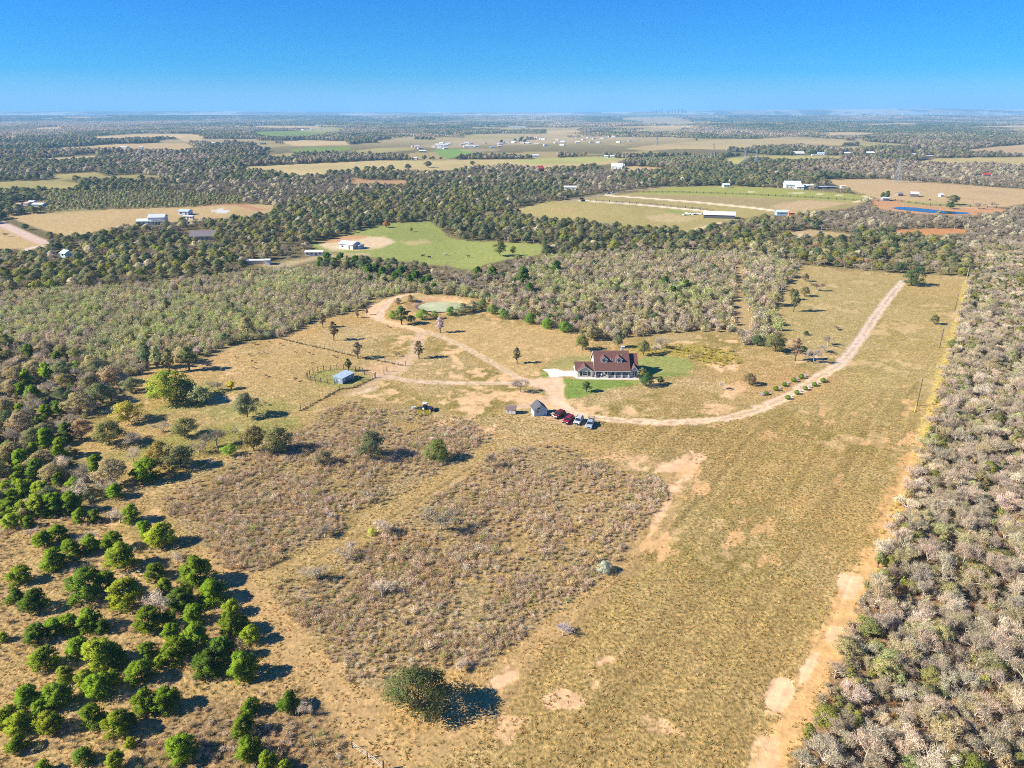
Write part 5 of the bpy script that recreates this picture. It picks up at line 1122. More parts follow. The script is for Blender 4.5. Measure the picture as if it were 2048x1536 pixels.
boxes('porch_rail', [(4.5, 6.5, -.03, .03, .95, 1.03), (7.0, 8.85, -.03, .03, .95, 1.03), (9.35, 11.2, -.03, .03, .95, 1.03)] + [(x, x + .04, -.02, .02, .22, .95) for x in np.arange(4.55, 11.2, .28) if not (6.45 < x < 7.0 or 8.8 < x < 9.35)], M_TRIM, H_)
for x, w_ in ((1.7, 1.7), (4.3, 1.5), (8.2, .95), (9.9, 1.6)): window(H_, x, 2.2, .75, w_, 1.6)
dr = box('door', 5.9, 6.9, 2.11, 2.195, .16, 2.3, M_PIPE, H_); box('handle', 6.75, 6.82, 2.05, 2.11, 1.05, 1.2, M_STEEL, dr)
window(H_, -3.45, .3, .9, 1.9, 1.35); boxes('shutter', [(-5.1, -4.55, .22, .295, .85, 2.3)], M_DARK, H_); boxes('shutter', [(-2.35, -1.8, .22, .295, .85, 2.3)], M_DARK, H_)
window(H_, 13.1, .5, .8, .95, 1.5); boxes('shutter', [(13.68, 14.1, .42, .495, .75, 2.35)], M_DARK, H_)
window(H_, 0, 5.2, 5.0, .9, 1.2, '-x'); boxes('garage_door', [(-6.36, -6.305, 2.2, 6.6, .17, 2.3)], M_TRIM, H_)
# porch things
def chair(x, y, rz, lab):
    e = empty('porch_chair', hx + x, hy + y, .16, rz, lab, 'chair', 'white chairs on the house porch')
    box('seat', -.28, .28, -.25, .25, .38, .44, M_TRIM, e); box('backrest', -.28, .28, .22, .28, .44, 1.1, M_TRIM, e)
    for a in (-.25, .21):
        for b in (-.24, .2): box('leg', a, a + .05, b, b + .05, 0, .38, M_TRIM, e)
chair(1.2, .9, .2, 'white chair at the left end of the porch'); chair(2.2, 1.0, -.2, 'white chair second from the left on the porch'); chair(5.0, 1.1, 0, 'white porch chair beside the front door')
e = empty('patio_table', hx + 3.1, hy + .8, .16, 0, 'round white patio table on the left part of the porch', 'table')
V, F = tubes([((0, 0, .70), (0, 0, .74), .5, .5)], 12); pm('tabletop', list(V) + [(0, 0, .74)], [tuple(f) for f in F] + [(12 + i, 12 + (i + 1) % 12, 24) for i in range(12)], M_TRIM, e); V, F = tubes([((0, 0, 0), (0, 0, .7), .05, .05)]); pm('leg', V, [tuple(f) for f in F], M_TRIM, e)

# ------------------------------------------------------------------ blue metal shed
def metal_shed():
    a = Vector(G(671, 763)); b = Vector(G(685, 768.4)); c_ = Vector(G(709, 756)); d = a + (c_ - b)
    ang = math.atan2((c_ - b).y, (c_ - b).x); o = b; Lx = (c_ - b).length; u = Vector((math.cos(ang), math.sin(ang))); v = Vector((-u.y, u.x)); Ly = abs((a - b).dot(v))
    e = empty('metal_shed', b.x, b.y, 0, ang, 'low blue-grey metal shed with a pale flat roof at the round pen', 'shed')
    h0, h1 = 1.95, 2.25
    pm('wall', [(0, 0, 0), (Lx, 0, 0), (Lx, Ly, 0), (0, Ly, 0), (0, 0, h0), (Lx, 0, h0), (Lx, Ly, h1), (0, Ly, h1)], [(0, 1, 5, 4), (1, 2, 6, 5), (2, 3, 7, 6), (3, 0, 4, 7)], M_METALB, e)
    slabs('roof', [[(-.2, -.2, h0), (Lx + .2, -.2, h0), (Lx + .2, Ly + .2, h1 + .02), (-.2, Ly + .2, h1 + .02)]], .08, M_METALR, e)
    slabs('roof_rib', [[(x, -.19, h0 + .1), (x + .06, -.19, h0 + .1), (x + .06, Ly + .19, h1 + .12), (x, Ly + .19, h1 + .12)] for x in np.arange(.2, Lx, .75)], .03, M_METALR, e)
    for x in (Lx * .13, Lx * .62): boxes('window', [(x, x + .5, -.06, -.01, .95, 1.5)], M_TRIM, e)
    boxes('window', [(-.06, -.01, Ly * .25, Ly * .25 + .5, .9, 1.45)], M_TRIM, e)
    boxes('corner_trim', [(-.05, .05, -.05, .05, 0, 1.93)], M_TRIM, e)
    boxes('skid', [(.1, Lx - .1, -.09, -.02, .0, .16)], M_DARK, e)
metal_shed()

# ------------------------------------------------------------------ blue playhouse shed and the white gambrel shed
x0, y0 = G(1093, 830.5)
e = empty('garden_shed', x0, y0, 0, R(14), 'light blue gabled shed with dark shingles and white trim beside the parked cars', 'shed')
gable_wall('wall', -3.8, 0, 0, 3.6, 2.1, 3.7, 'y', M_LBLUE, e)
gable_roof('roof', -3.8, 0, 0, 3.6, 2.12, 3.74, 'y', M_DROOF, e, ov=.28, t=.1)
slabs('bargeboard', barge(-3.8, 0, -.31, 2.12, 3.78, .28), .05, M_TRIM, e)
slabs('awning', [[(-3.7, -.75, 2.15), (-2.0, -.75, 2.15), (-2.0, -.04, 2.5), (-3.7, -.04, 2.5)]], .06, M_DROOF, e)
boxes('corner_trim', [(-3.85, -3.72, -.06, .06, 0, 2.1), (-.08, .05, -.06, .06, 0, 2.1), (-1.95, -1.82, -.06, -.01, 0, 2.9)], M_TRIM, e)
boxes('door', [(-1.6, -.7, -.05, -.01, .1, 1.95)], M_LBLUE, e); window(e, -2.8, 0, .9, .8, .8); window(e, 0, 1.8, .9, .8, .8, '+x')
x0, y0 = G(1022, 826)
e = empty('storage_shed', x0, y0, 0, R(-6), 'small white barn shed with a brown gambrel roof, left of the blue shed', 'shed')
hw, dp = 1.45, 1.1
prof = [(-dp, 0.15), (-dp, 1.45), (-dp * .66, 2.15), (0, 2.55), (dp * .66, 2.15), (dp, 1.45), (dp, .15)]
V = [(-hw, y, z) for y, z in prof] + [(hw, y, z) for y, z in prof]
pm('wall', V, [tuple(range(6, -1, -1)), tuple(range(7, 14)), (0, 1, 8, 7), (5, 6, 13, 12)], [M_WHITE], e)
q = []
for i in range(1, 5):
    a, b = prof[i], prof[i + 1]; q.append([(-hw - .15, a[0] * 1.08, a[1]), (hw + .15, a[0] * 1.08, a[1]), (hw + .15, b[0] * 1.08, b[1]), (-hw - .15, b[0] * 1.08, b[1])])
slabs('roof', q, .08, M_BRNROOF, e)
boxes('end_panel', [(hw + .002, hw + .05, -dp, dp, .15, 1.5)], M_WOOD, e); boxes('skid', [(-hw, hw, -dp + .1, -dp + .25, -.02, .15)], M_WOOD, e)
boxes('door', [(-.5, .3, -dp - .05, -dp - .005, .2, 1.4)], M_TRIM, e)
window(e, -1.0, -dp, .75, .35, .45); 

# ------------------------------------------------------------------ vehicles
def paint(n, c): return P_(n, c, rough=.22, noise=.02, spec=.6)
def wheels(e, y_f, y_r, w_, r=.36):
    for y in (y_f, y_r):
        for s in (-1, 1):
            V, F = tubes([((s * (w_ / 2 - .22), y, r), (s * (w_ / 2 + .01), y, r), r, r)], 14); V = list(V)
            F = [tuple(f) for f in F] + [tuple(range(13, -1, -1)), tuple(range(14, 28))]
            t = pm('wheel', V, F, M_TYRE, e)
            V, F = tubes([((s * (w_ / 2 - .02), y, r), (s * (w_ / 2 + .03), y, r), r * .6, r * .5)], 10); pm('rim', list(V), [tuple(f) for f in F] + [tuple(range(10, 20)), tuple(range(9, -1, -1))], M_RIM, t)
def extr(name, prof, w_, m, e, tw=None, taper=0):
    """side profile (y, z) swept across the width; points above the belt lean inwards"""
    n = len(prof); V = []
    for s in (-1, 1):
        for y, z in prof: V.append((s * (w_ / 2 - (taper * max(0, z - .95))), y, z))
    F = [tuple(range(n - 1, -1, -1)) if False else tuple(range(n)), tuple(range(2 * n - 1, n - 1, -1))] + [(i, i + n, (i + 1) % n + n, (i + 1) % n) for i in range(n)]
    o = pm(name, V, F, m, e); o.data.validate(); 
    bm_ = o.modifiers.new('b', 'BEVEL'); bm_.width = .05; bm_.segments = 2; return o
def vehicle(name, f_px, r_px, kind, m, label, cat):
    f = Vector(G(*f_px)); r = Vector(G(*r_px)); c_ = (f + r) / 2; d = (f - r); ang = math.atan2(d.y, d.x) + math.pi / 2   # local -y is the nose
    e = empty(name, c_.x, c_.y, 0, ang, label, cat, 'vehicles parked by the blue shed')
    w_ = 1.9
    if kind == 'suv':
        extr('body', [(-2.35, .35), (-2.4, .75), (-2.25, .95), (-1.25, 1.08), (2.2, 1.10), (2.35, .9), (2.35, .38)], w_, m, e)
        extr('cabin', [(-1.35, 1.06), (-.60, 1.62), (-.4, 1.68), (1.9, 1.68), (2.05, 1.6), (2.28, 1.07)], w_ - .12, m, e, taper=.22)
        g = extr('windshield', [(-1.38, 1.10), (-.66, 1.60), (-.62, 1.60), (-1.30, 1.10)], w_ - .32, M_GLASS, e, taper=.22)
        for s in (-1, 1):
            x = s * (w_ / 2 - .045)
            for a, b in ((-1.0, .05), (.15, 1.05), (1.15, 1.95)):
                pm('side_window', [(x, a if a > -1 else -1.05, 1.14), (x, b, 1.14), (x - s * .115, b - (.1 if b > 1.9 else 0), 1.56), (x - s * .115, a + (.5 if a < -.9 else 0), 1.56)], [(0, 1, 2, 3)], M_GLASS, e)
        boxes('rear_window', [(-.7, .7, 2.22, 2.25, 1.15, 1.5)], M_GLASS, e)
        boxes('roof_rail', [(-.72, -.67, -.3, 1.8, 1.69, 1.74), (.67, .72, -.3, 1.8, 1.69, 1.74)], M_DARK, e)
        lz = 1.72
    elif kind == 'pickup':
        extr('body', [(-2.7, .42), (-2.75, .85), (-2.6, 1.05), (-1.45, 1.15), (2.6, 1.15), (2.7, .5)], w_, m, e)
        extr('cabin', [(-1.5, 1.13), (-.85, 1.72), (-.7, 1.78), (.75, 1.78), (.95, 1.13)], w_ - .12, m, e, taper=.20)
        extr('windshield', [(-1.53, 1.17), (-.91, 1.69), (-.87, 1.69), (-1.45, 1.17)], w_ - .32, M_GLASS, e, taper=.2)
        for s in (-1, 1):
            x = s * (w_ / 2 - .045)
            for a, b in ((-1.1, -.15), (-.05, .75)):
                pm('side_window', [(x, a, 1.2), (x, b, 1.2), (x - s * .105, b - .05, 1.64), (x - s * .105, a + (.45 if a < -1 else 0), 1.64)], [(0, 1, 2, 3)], M_GLASS, e)
        boxes('bed', [(-.78, .78, 1.05, 2.6, 1.152, 1.165)], M_DARK, e)
    wheels(e, -1.5 if kind == 'suv' else -1.75, 1.45 if kind == 'suv' else 1.75, w_)
    ny = -2.41 if kind == 'suv' else -2.76
    for s in (-1, 1): box('headlight', s * .72 - .17, s * .72 + .17, ny, ny + .12, .72, .88, M_LAMP, e)
    for s in (-1, 1): box('tail_light', s * .85 - .07, s * .85 + .07, -ny - .1, -ny - .02, .75, 1.0, M_TAIL, e)
    boxes('grille', [(-.5, .5, ny - .01, ny + .1, .55, .82)], M_DARK, e); boxes('bumper', [(-.9, .9, ny - .06, ny + .1, .38, .55)], M_DARK if kind == 'suv' else M_STEEL, e)
    boxes('number_plate', [(-.25, .25, ny - .09, ny - .06, .40, .52)], M_TRIM, e)
    for s in (-1, 1): box('mirror', s * .98 - .1, s * .98 + .1, -1.05, -.95, 1.1, 1.25, M_DARK, e)
    return e
RED1 = paint('maroon_paint', (.17, .012, .02)); RED2 = paint('red_paint', (.30, .012, .03)); SILV = paint('silver_paint', (.50, .53, .55)); BLUS = paint('grey_blue_paint', (.34, .40, .47))
vehicle('parked_suv', (1110, 837), (1125.5, 829), 'suv', RED1, 'dark red SUV parked nearest the blue shed, nose to the lower left', 'car')
vehicle('parked_suv', (1130.5, 848.5), (1143, 838.5), 'suv', RED2, 'bright red SUV between the dark red one and the silver car', 'car')
vehicle('parked_car', (1153, 850), (1161, 839.5), 'suv', SILV, 'silver car parked third from the blue shed', 'car')
pk = vehicle('pickup_truck', (1177, 858), (1183.5, 845), 'pickup', BLUS, 'grey-blue pickup truck with a rack, farthest right of the parked row', 'truck')
boxes('rack', [(-.8, -.75, .9, .95, 1.15, 1.95), (.75, .8, .9, .95, 1.15, 1.95), (-.8, -.75, 2.4, 2.45, 1.15, 1.95), (.75, .8, 2.4, 2.45, 1.15, 1.95), (-.85, .85, .88, .97, 1.95, 2.02), (-.85, .85, 2.38, 2.47, 1.95, 2.02), (-.85, -.78, .2, 2.5, 2.02, 2.07), (.78, .85, .2, 2.5, 2.02, 2.07)], M_DARK, pk)
vehicle('parked_suv', (1638, 468.5), (1643, 466.5), 'suv', paint('blue_paint', (.03, .10, .30)), 'blue car in the far clearing right of the creek woods', 'car')
# utility trailer
x0, y0 = G(1106, 830); e = empty('utility_trailer', x0, y0, 0, R(30), 'low wooden utility trailer between the blue shed and the dark red SUV', 'trailer')
boxes('deck', [(-.8, .8, -1.5, 1.5, .5, .56)], M_WOOD, e); boxes('side_rail', [(-.84, -.8, -1.5, 1.5, .56, .9), (.8, .84, -1.5, 1.5, .56, .9), (-.8, .8, 1.46, 1.5, .56, .9)], M_STEEL, e); boxes('drawbar', [(-.05, .05, -2.6, -1.5, .42, .5)], M_STEEL, e)
wheels(e, 0, .0001, 2.0, .32)
pm('tarp', [(-.7, -1.2, .57), (.7, -1.2, .57), (.7, 1.3, .57), (-.7, 1.3, .57), (-.3, -.8, 1.05), (.35, -.6, .95), (.2, .9, 1.15), (-.4, .8, .9)], [(0, 1, 5, 4), (1, 2, 6, 5), (2, 3, 7, 6), (3, 0, 4, 7), (4, 5, 6, 7)], P_('olive_tarp', (.25, .24, .13)), e)
# tractor with a mower, a white trough
x0, y0 = G(853, 820); e = empty('tractor', x0, y0, 0, R(72), 'dark blue tractor with a light canopy parked above the northern brush', 'tractor')
M_TRB = paint('tractor_blue', (.03, .04, .14))
boxes('bonnet', [(-.32, .32, -1.9, -.35, .75, 1.3)], M_TRB, e); boxes('chassis', [(-.28, .28, -1.8, 1.1, .5, .75)], M_DARK, e); boxes('mudguard', [(-.95, -.45, .1, 1.2, 1.15, 1.3), (.45, .95, .1, 1.2, 1.15, 1.3)], M_TRB, e)
boxes('seat', [(-.25, .25, .45, .85, 1.0, 1.1), (-.25, .25, .85, .93, 1.1, 1.5)], M_DARK, e); boxes('canopy', [(-.75, .75, -.2, 1.2, 2.25, 2.33)], M_TRIM, e)
boxes('canopy_post', [(-.7, -.64, 1.05, 1.11, 1.3, 2.25), (.64, .7, 1.05, 1.11, 1.3, 2.25), (-.7, -.64, -.1, -.04, 1.2, 2.25), (.64, .7, -.1, -.04, 1.2, 2.25)], M_DARK, e)
for y, r, xo, wd_ in ((.65, .72, .72, .4), (-1.45, .42, .62, .28)):
    for s in (-1, 1):
        V, F = tubes([((s * xo - wd_ / 2, y, r), (s * xo + wd_ / 2, y, r), r, r)], 16); t = pm('wheel', list(V), [tuple(f) for f in F] + [tuple(range(15, -1, -1)), tuple(range(16, 32))], M_TYRE, e)
        V, F = tubes([((s * (xo + wd_ / 2) - .03, y, r), (s * (xo + wd_ / 2) + .03, y, r), r * .5, r * .5)], 10); pm('rim', list(V), [tuple(f) for f in F] + [tuple(range(9, -1, -1)), tuple(range(10, 20))], M_LAMP, t)
boxes('mower', [(-.9, .9, 1.7, 3.2, .25, .42), (-.2, .2, 1.1, 1.75, .42, .5)], M_DARK, e); boxes('loader', [(-.85, .85, -2.9, -2.5, .2, .75), (-.6, -.5, -2.5, .0, .75, .85), (.5, .6, -2.5, .0, .75, .85)], M_DARK, e)
x0, y0 = G(828, 818); e = empty('water_barrel', x0, y0, 0, .4, 'white barrel lying left of the tractor', 'barrel')
V, F = tubes([((-.6, 0, .42), (.6, 0, .42), .42, .42)], 12); pm('drum', list(V), [tuple(f) for f in F] + [tuple(range(11, -1, -1)), tuple(range(12, 24))], M_TRIM, e); boxes('lid', [(.6, .64, -.12, .12, .3, .54)], M_DARK, e)

# ------------------------------------------------------------------ fences
def post_mesh(h, r, k=6):
    V, F = tubes([((0, 0, -.1), (0, 0, h), r, r * .8)], k); V = list(V) + [(0, 0, h + .02)]
    me = bpy.data.meshes.new('post'); me.from_pydata([tuple(v) for v in V], [], [tuple(int(i) for i in f) for f in F] + [(k + i, k + (i + 1) % k, 2 * k) for i in range(k)]); me.materials.append(M_POST); me.update(); return me
PM = post_mesh(1.35, .09); PMB = post_mesh(1.9, .14)
def fence(pts, label, sp=4.5, wires=(.4, .75, 1.1), big=(), group=None, r=.012):
    W_ = [G(*p) for p in pts]; e = empty('wire_fence', W_[0][0], W_[0][1], 0, 0, label, 'fence', group); o0 = W_[0]; segs = []; P0 = []
    for i in range(len(W_) - 1):
        a, b = Vector(W_[i]), Vector(W_[i + 1]); n = max(1, int((b - a).length / sp))
        P0 += [a + (b - a) * (k / n) for k in range(n)]
    P0.append(Vector(W_[-1]))
    for k, p in enumerate(P0):
        o = link('post', PMB if (k in big or k == len(P0) - 1) else PM, e, (p.x - o0[0] + random.uniform(-.05, .05), p.y - o0[1], 0)); o.rotation_euler = (random.uniform(-.04, .04), random.uniform(-.04, .04), random.uniform(0, 3)); o.scale = (1, 1, random.uniform(.85, 1.12))
    for z in wires:
        for a, b in zip(P0[:-1], P0[1:]): segs.append(((a.x - o0[0], a.y - o0[1], z), (b.x - o0[0], b.y - o0[1], z), r, r))
    V, F = tubes(segs, 3); pm('wire', V, [tuple(int(i) for i in f) for f in F], M_STEEL, e)
    return P0
F1 = fence([(602, 822), (640, 801), (680, 779), (709, 775.5), (745, 758), (750, 756)], 'wire fence running from the tall lone oak up to the pasture gate', big=(0,))
F2 = fence([(546, 674), (580, 682), (611, 690), (650, 698), (702, 711), (770, 724), (797, 730), (812, 732)], 'wire fence crossing the upper pasture from the thicket to the curved track')
F3 = fence([(752, 755), (768, 749), (774, 744)], 'short stretch of tall gate posts beside the pasture gateway', sp=1.9, big=(0, 1, 2, 3, 4, 5, 6))
F4 = fence([(705, 1496), (735, 1516), (767, 1540)], 'short line of dark posts along the bottom track', sp=2.4)
# taller weeds grown up along the fence lines
X, Y, T = [], [], []
for L_, a0 in ((F1, 1), (F2, .55)):
    for a, b in zip(L_[:-1], L_[1:]):
        k = int((b - a).length * 7 * a0); t = rng.uniform(0, 1, k); X += list(a.x + (b.x - a.x) * t + rng.normal(0, .28, k)); Y += list(a.y + (b.y - a.y) * t + rng.normal(0, .28, k))
n = len(X); mass('fence_weeds', 'brush', X, Y, rng.uniform(.25, .6, n), pal(n, [(.20,.15,.06), (.30,.24,.09), (.16,.14,.05)], [.5, .25, .25]), 'tall dark weeds grown along the wire fences', 'weeds')
# yellow weeds by the tractor and behind the house; orange scrub in the brush
X, Y = zone([(838,818),(862,820),(862,832),(832,830)], .45); n = len(X); mass('yellow_weeds', 'brush', X, Y, rng.uniform(.3, .7, n), pal(n, [(.42,.34,.05), (.3,.3,.06)], [.6, .4]), 'yellow weeds in front of the tractor', 'weeds')
# round pen
cx_, cy_ = G(672, 752.5); e = empty('round_pen', cx_, cy_, 0, 0, 'round horse pen of posts and rails left of the blue metal shed', 'pen')
RX = 57 / PXM(672, 752); RY = (G(672, 739)[1] - G(672, 767)[1]) / 2; ring = [(RX * math.cos(a), RY * math.sin(a)) for a in np.linspace(.25, 2 * math.pi - .5, 24)]
for x, y in ring: o = link('post', PMB, e, (x, y, 0), random.uniform(0, 3))
V, F = tubes([((a[0], a[1], z), (b[0], b[1], z), .022, .022) for a, b in zip(ring[:-1], ring[1:]) for z in (.5, 1.0, 1.5)], 4)
pm('rail', V, [tuple(int(i) for i in f) for f in F], M_WOOD, e)
# board fences of the far pasture
def board_fence(pts, label, sp=7):
    W_ = [G(*p) for p in pts]; e = empty('board_fence', W_[0][0], W_[0][1], 0, 0, label, 'fence'); o0 = Vector(W_[0]); bx, sg = [], []
    for a, b in zip(W_[:-1], W_[1:]):
        a, b = Vector(a) - o0, Vector(b) - o0; n = max(1, int((b - a).length / sp))
        for k in range(n):
            p = a + (b - a) * (k / n); bx.append((p.x - .3, p.x + .3, p.y - .3, p.y + .3, 0, 1.9))
        for z in (.6, 1.3): sg.append(((a.x, a.y, z), (b.x, b.y, z), .12, .12))
    boxes('post_row', bx, M_POST, e, 'stuff'); V, F = tubes(sg, 4); pm('rail', V, [tuple(int(i) for i in f) for f in F], M_POST, e)
board_fence([(1210,385.5),(1350,385),(1480,389),(1640,397),(1740,403)], 'dark board fence below the green strip of the far right pasture')
board_fence([(1180,402),(1300,409.5),(1400,419),(1428,422)], 'dark board fence left of the white tent barn')
board_fence([(1740,403),(1790,402),(1860,411),(1940,414),(2010,417)], 'dark board fence behind the blue stock pond')
board_fence([(1130,398),(1210,385)], 'dark board fence beside the far yard lane')

# ------------------------------------------------------------------ utility poles and pylons
def pole(bx, by, top_y, label, gp=True):
    X, Y = G(bx, by); k = PXM(bx, by); h = (by - top_y) / (k * math.cos(math.atan2(CAM_H, Y))) * 1.06
    e = empty('utility_pole', X, Y, 0, 0, label, 'utility pole', 'poles along the grey wood'); V, F = tubes([((0, 0, -.2), (0, 0, h), .17, .11)], 8)
    pm('pole', list(V), [tuple(f) for f in F] + [tuple(range(8, 16))], M_POST if gp else M_PALEBARK, e)
    V, F = tubes([((-.0, .0, h), (0, 0, h + .28), .05, .04), ((.12, 0, h - .5), (.28, 0, h - .3), .04, .05), ((-.12, 0, h - 1.2), (-.28, 0, h - 1.0), .04, .05)], 6); pm('insulator', V, [tuple(f) for f in F], M_STEEL, e)
    return Vector((X, Y, h))
p1 = pole(1833.5, 812, 762, 'dark utility pole nearest the camera, with a yellow guy guard'); p2 = pole(1879, 696, 658, 'dark utility pole second from the camera'); p3 = pole(1909.5, 622, 590, 'dark utility pole third from the camera'); p4 = pole(1931, 566, 538, 'pale utility pole farthest up the strip', False)
gx, gy = G(1829, 824); e = bpy.data.objects['utility_pole']
V, F = tubes([((gx - p1.x, gy - p1.y, 0), (gx - p1.x + (p1.x - gx) * .3, (gy - p1.y) * .7, p1.z * .27), .09, .07)], 6); pm('guy_guard', V, [tuple(f) for f in F], M_YEL, e)
V, F = tubes([((gx - p1.x, gy - p1.y, .1), (0, 0, p1.z * .93), .015, .015)], 3); pm('guy_wire', V, [tuple(f) for f in F], M_STEEL, e)
for a, b, w1 in ((p1, p2, 'nearest'), (p2, p3, 'middle'), (p3, p4, 'farthest')):
    seg = []; N_ = 10
    for dz in (.25, -.35):
        q = [a + (b - a) * (i / N_) + Vector((0, 0, dz - 1.3 * math.sin(math.pi * i / N_))) for i in range(N_ + 1)]
        seg += [(tuple(u_ - a), tuple(v_ - a), .012, .012) for u_, v_ in zip(q[:-1], q[1:])]
    V, F = tubes(seg, 3); o = pm('power_line', V, [tuple(f) for f in F], M_STEEL); o.location = a; tag(o, 'thin power line between utility poles, %s span' % w1, 'cable')
def pylon(bx, by, top_y, label, rz=.5):
    X, Y = G(bx, by); k = PXM(bx, by); h = (by - top_y) / (k * math.cos(math.atan2(CAM_H, Y))); r = .16 * max(1, Y / 900)
    e = empty('transmission_tower', X, Y, 0, rz, label, 'pylon', 'lattice pylons of the far power line'); S = h * .115
    def leg(t, i): s = S * (1 - t) ** 1.25 + h * .022; return (s * (1, -1, -1, 1)[i], s * (1, 1, -1, -1)[i], h * t)
    for i in range(4):
        V, F = tubes([(leg(a, i), leg(b, i), r, r) for a, b in ((0, .25), (.25, .5), (.5, .75), (.75, 1))], 4); pm('leg', V, [tuple(f) for f in F], M_STEEL, e)
    sg = []; L_ = [0, .17, .33, .48, .61, .73, .83, .92, 1]
    for a, b in zip(L_[:-1], L_[1:]):
        for i in range(4): j = (i + 1) % 4; sg += [(leg(a, i), leg(b, j), r * .6, r * .6), (leg(a, j), leg(b, i), r * .6, r * .6), (leg(b, i), leg(b, j), r * .6, r * .6)]
    V, F = tubes(sg, 3); pm('bracing', V, [tuple(f) for f in F], M_STEEL, e)
    for z, wd_ in ((.80, .20), (.90, .16), (.99, .13)):
        sg = [((-h * wd_, 0, h * z), (h * wd_, 0, h * z), r * .8, r * .8), ((-h * wd_, 0, h * z), (0, 0, h * (z + .04)), r * .6, r * .6), ((h * wd_, 0, h * z), (0, 0, h * (z + .04)), r * .6, r * .6)]
        sg += [((s * h * wd_, 0, h * z), (s * h * wd_, 0, h * (z - .05)), r * .5, r * .5) for s in (-1, 1)]
        V, F = tubes(sg, 3); pm('crossarm', V, [tuple(f) for f in F], M_STEEL, e)
pylon(1793.6, 366, 318, 'lattice power pylon standing alone on the tan field at the right'); pylon(1489, 332, 302, 'left pylon of the middle pair behind the far pasture'); pylon(1511, 333, 301, 'right pylon of the middle pair behind the far pasture')
pylon(1422, 318, 304, 'left pylon of the small pair by the dark tree clump'); pylon(1428.5, 318, 304, 'right pylon of the small pair by the dark tree clump'); pylon(1313, 291, 276, 'small pylon at the left end of the orange-tan field'); pylon(1427, 298, 288, 'tiny pylon on the orange-tan field')

# ------------------------------------------------------------------ cows
def cow(px, py, m, label, rz):
    X, Y = G(px, py); e = bpy.data.meshes.new('cow')
    sv = [(-1.0, 0, 1.05, .30, .34), (-.6, 0, 1.05, .36, .42), (0, 0, 1.0, .38, .44), (.6, 0, 1.05, .33, .40), (.95, 0, 1.15, .2, .27), (1.25, 0, 1.15, .15, .18), (1.55, 0, .95, .12, .14), (1.75, 0, .8, .08, .09)]
    V, F = [], []; k = 8
    for x, y, z, a, b in sv:
        for i in range(k): t = 2 * math.pi * i / k; V.append((x, y + a * math.cos(t), z + b * math.sin(t)))
    for s in range(len(sv) - 1):
        for i in range(k): F.append((s * k + i, s * k + (i + 1) % k, (s + 1) * k + (i + 1) % k, (s + 1) * k + i))
    F += [tuple(range(k - 1, -1, -1)), tuple(range((len(sv) - 1) * k, len(sv) * k))]
    for x in (-.85, .7):
        for y in (-.2, .2):
            v, f = tubes([((x, y, .95), (x + .04, y, .5), .13, .08), ((x + .04, y, .5), (x, y, 0), .07, .06)], 6); o = len(V); V += [tuple(q) for q in v]; F += [tuple(int(i) + o for i in g) for g in f]
    v, f = tubes([((-1.0, 0, 1.25), (-1.12, 0, .5), .035, .05), ((1.5, .1, 1.12), (1.45, .32, 1.15), .05, .02), ((1.5, -.1, 1.12), (1.45, -.32, 1.15), .05, .02)], 4); o = len(V); V += [tuple(q) for q in v]; F += [tuple(int(i) + o for i in g) for g in f]
    o = pm('cow', V, F, m); o.location = (X, Y, 0); o.rotation_euler = (0, 0, rz); tag(o, label, 'cow', 'cattle in the green pasture')
CB = P_('black_hide', (.02, .018, .015)); CW = P_('cream_hide', (.6, .55, .45)); CR = P_('brown_hide', (.14, .06, .03))
cow(846, 513.5, CB, 'black cow, left one of the grazing pair', .3); cow(859, 516.5, CB, 'black cow, right one of the grazing pair', 2.9); cow(890, 511.5, CW, 'pale cream cow between the black pair and the brown cow', .1); cow(937, 514.5, CR, 'brown cow farthest right in the green pasture', 2.8)
cow(1859, 401.5, CB, 'black cow on the grass behind the blue stock pond', .2)

# ------------------------------------------------------------------ far buildings
WM = {}
def cm(c, n='painted_wall'):
    c = tuple(c)
    if c not in WM: WM[c] = P_(n, c, rough=.6, noise=.06, scale=.6)
    return WM[c]
WH = (.66, .65, .62); LG = (.62, .66, .70); BL = (.40, .55, .68); TN = (.55, .47, .36); BR = (.16, .12, .11); DG = (.16, .17, .18); RD = (.42, .06, .035); MT = (.55, .60, .64)
def far_house(px, py, wpx, d, h, ridge, rz, wall, roof, label, cat='house', name='farm_building', axis='x', win=3, group=None):
    X, Y = G(px, py); w_ = wpx / PXM(px, py); e = empty(name, X, Y, 0, rz, label, cat, group); d_ = d
    gable_wall('wall', -w_ / 2, w_ / 2, 0, d_, h, ridge, axis, cm(wall), e); gable_roof('roof', -w_ / 2, w_ / 2, 0, d_, h + .02, ridge + .04, axis, cm(roof, 'roofing'), e, ov=.5, t=.2)
    for i in range(win):
        x = -w_ / 2 + w_ * (i + .5) / win
        if i == win // 2 and win > 1: box('door', x - .6, x + .6, -.08, -.01, 0, 2.2, cm(DG), e)
        else:
            f = box('window', x - .8, x + .8, -.09, -.01, 1.0, 2.3, M_TRIM, e); box('pane', x - .65, x + .65, -.12, -.1, 1.12, 2.18, M_GLASS, f)
    return e
e = far_house(314, 449, 31, 9, 5.6, 7.6, .12, WH, MT, 'two-storey white farmhouse with white metal roof in the left tan field', name='farmhouse', win=5)
boxes('porch', [(-6.5, 6.5, -2.2, -.1, 2.7, 2.9)] + [(x - .12, x + .12, -2.1, -1.9, 0, 2.7) for x in np.linspace(-6.2, 6.2, 6)], M_TRIM, e)
far_house(288, 449.5, 27, 7, 2.8, 4.2, .10, (.5,.62,.6), (.62,.75,.74), 'low pale-green annexe left of the white farmhouse', win=3, name='annexe')
far_house(367, 430, 20, 8, 3, 4.2, -.1, LG, (.45,.6,.68), 'blue-roofed barn behind the white farmhouse', 'barn', win=2, name='barn')
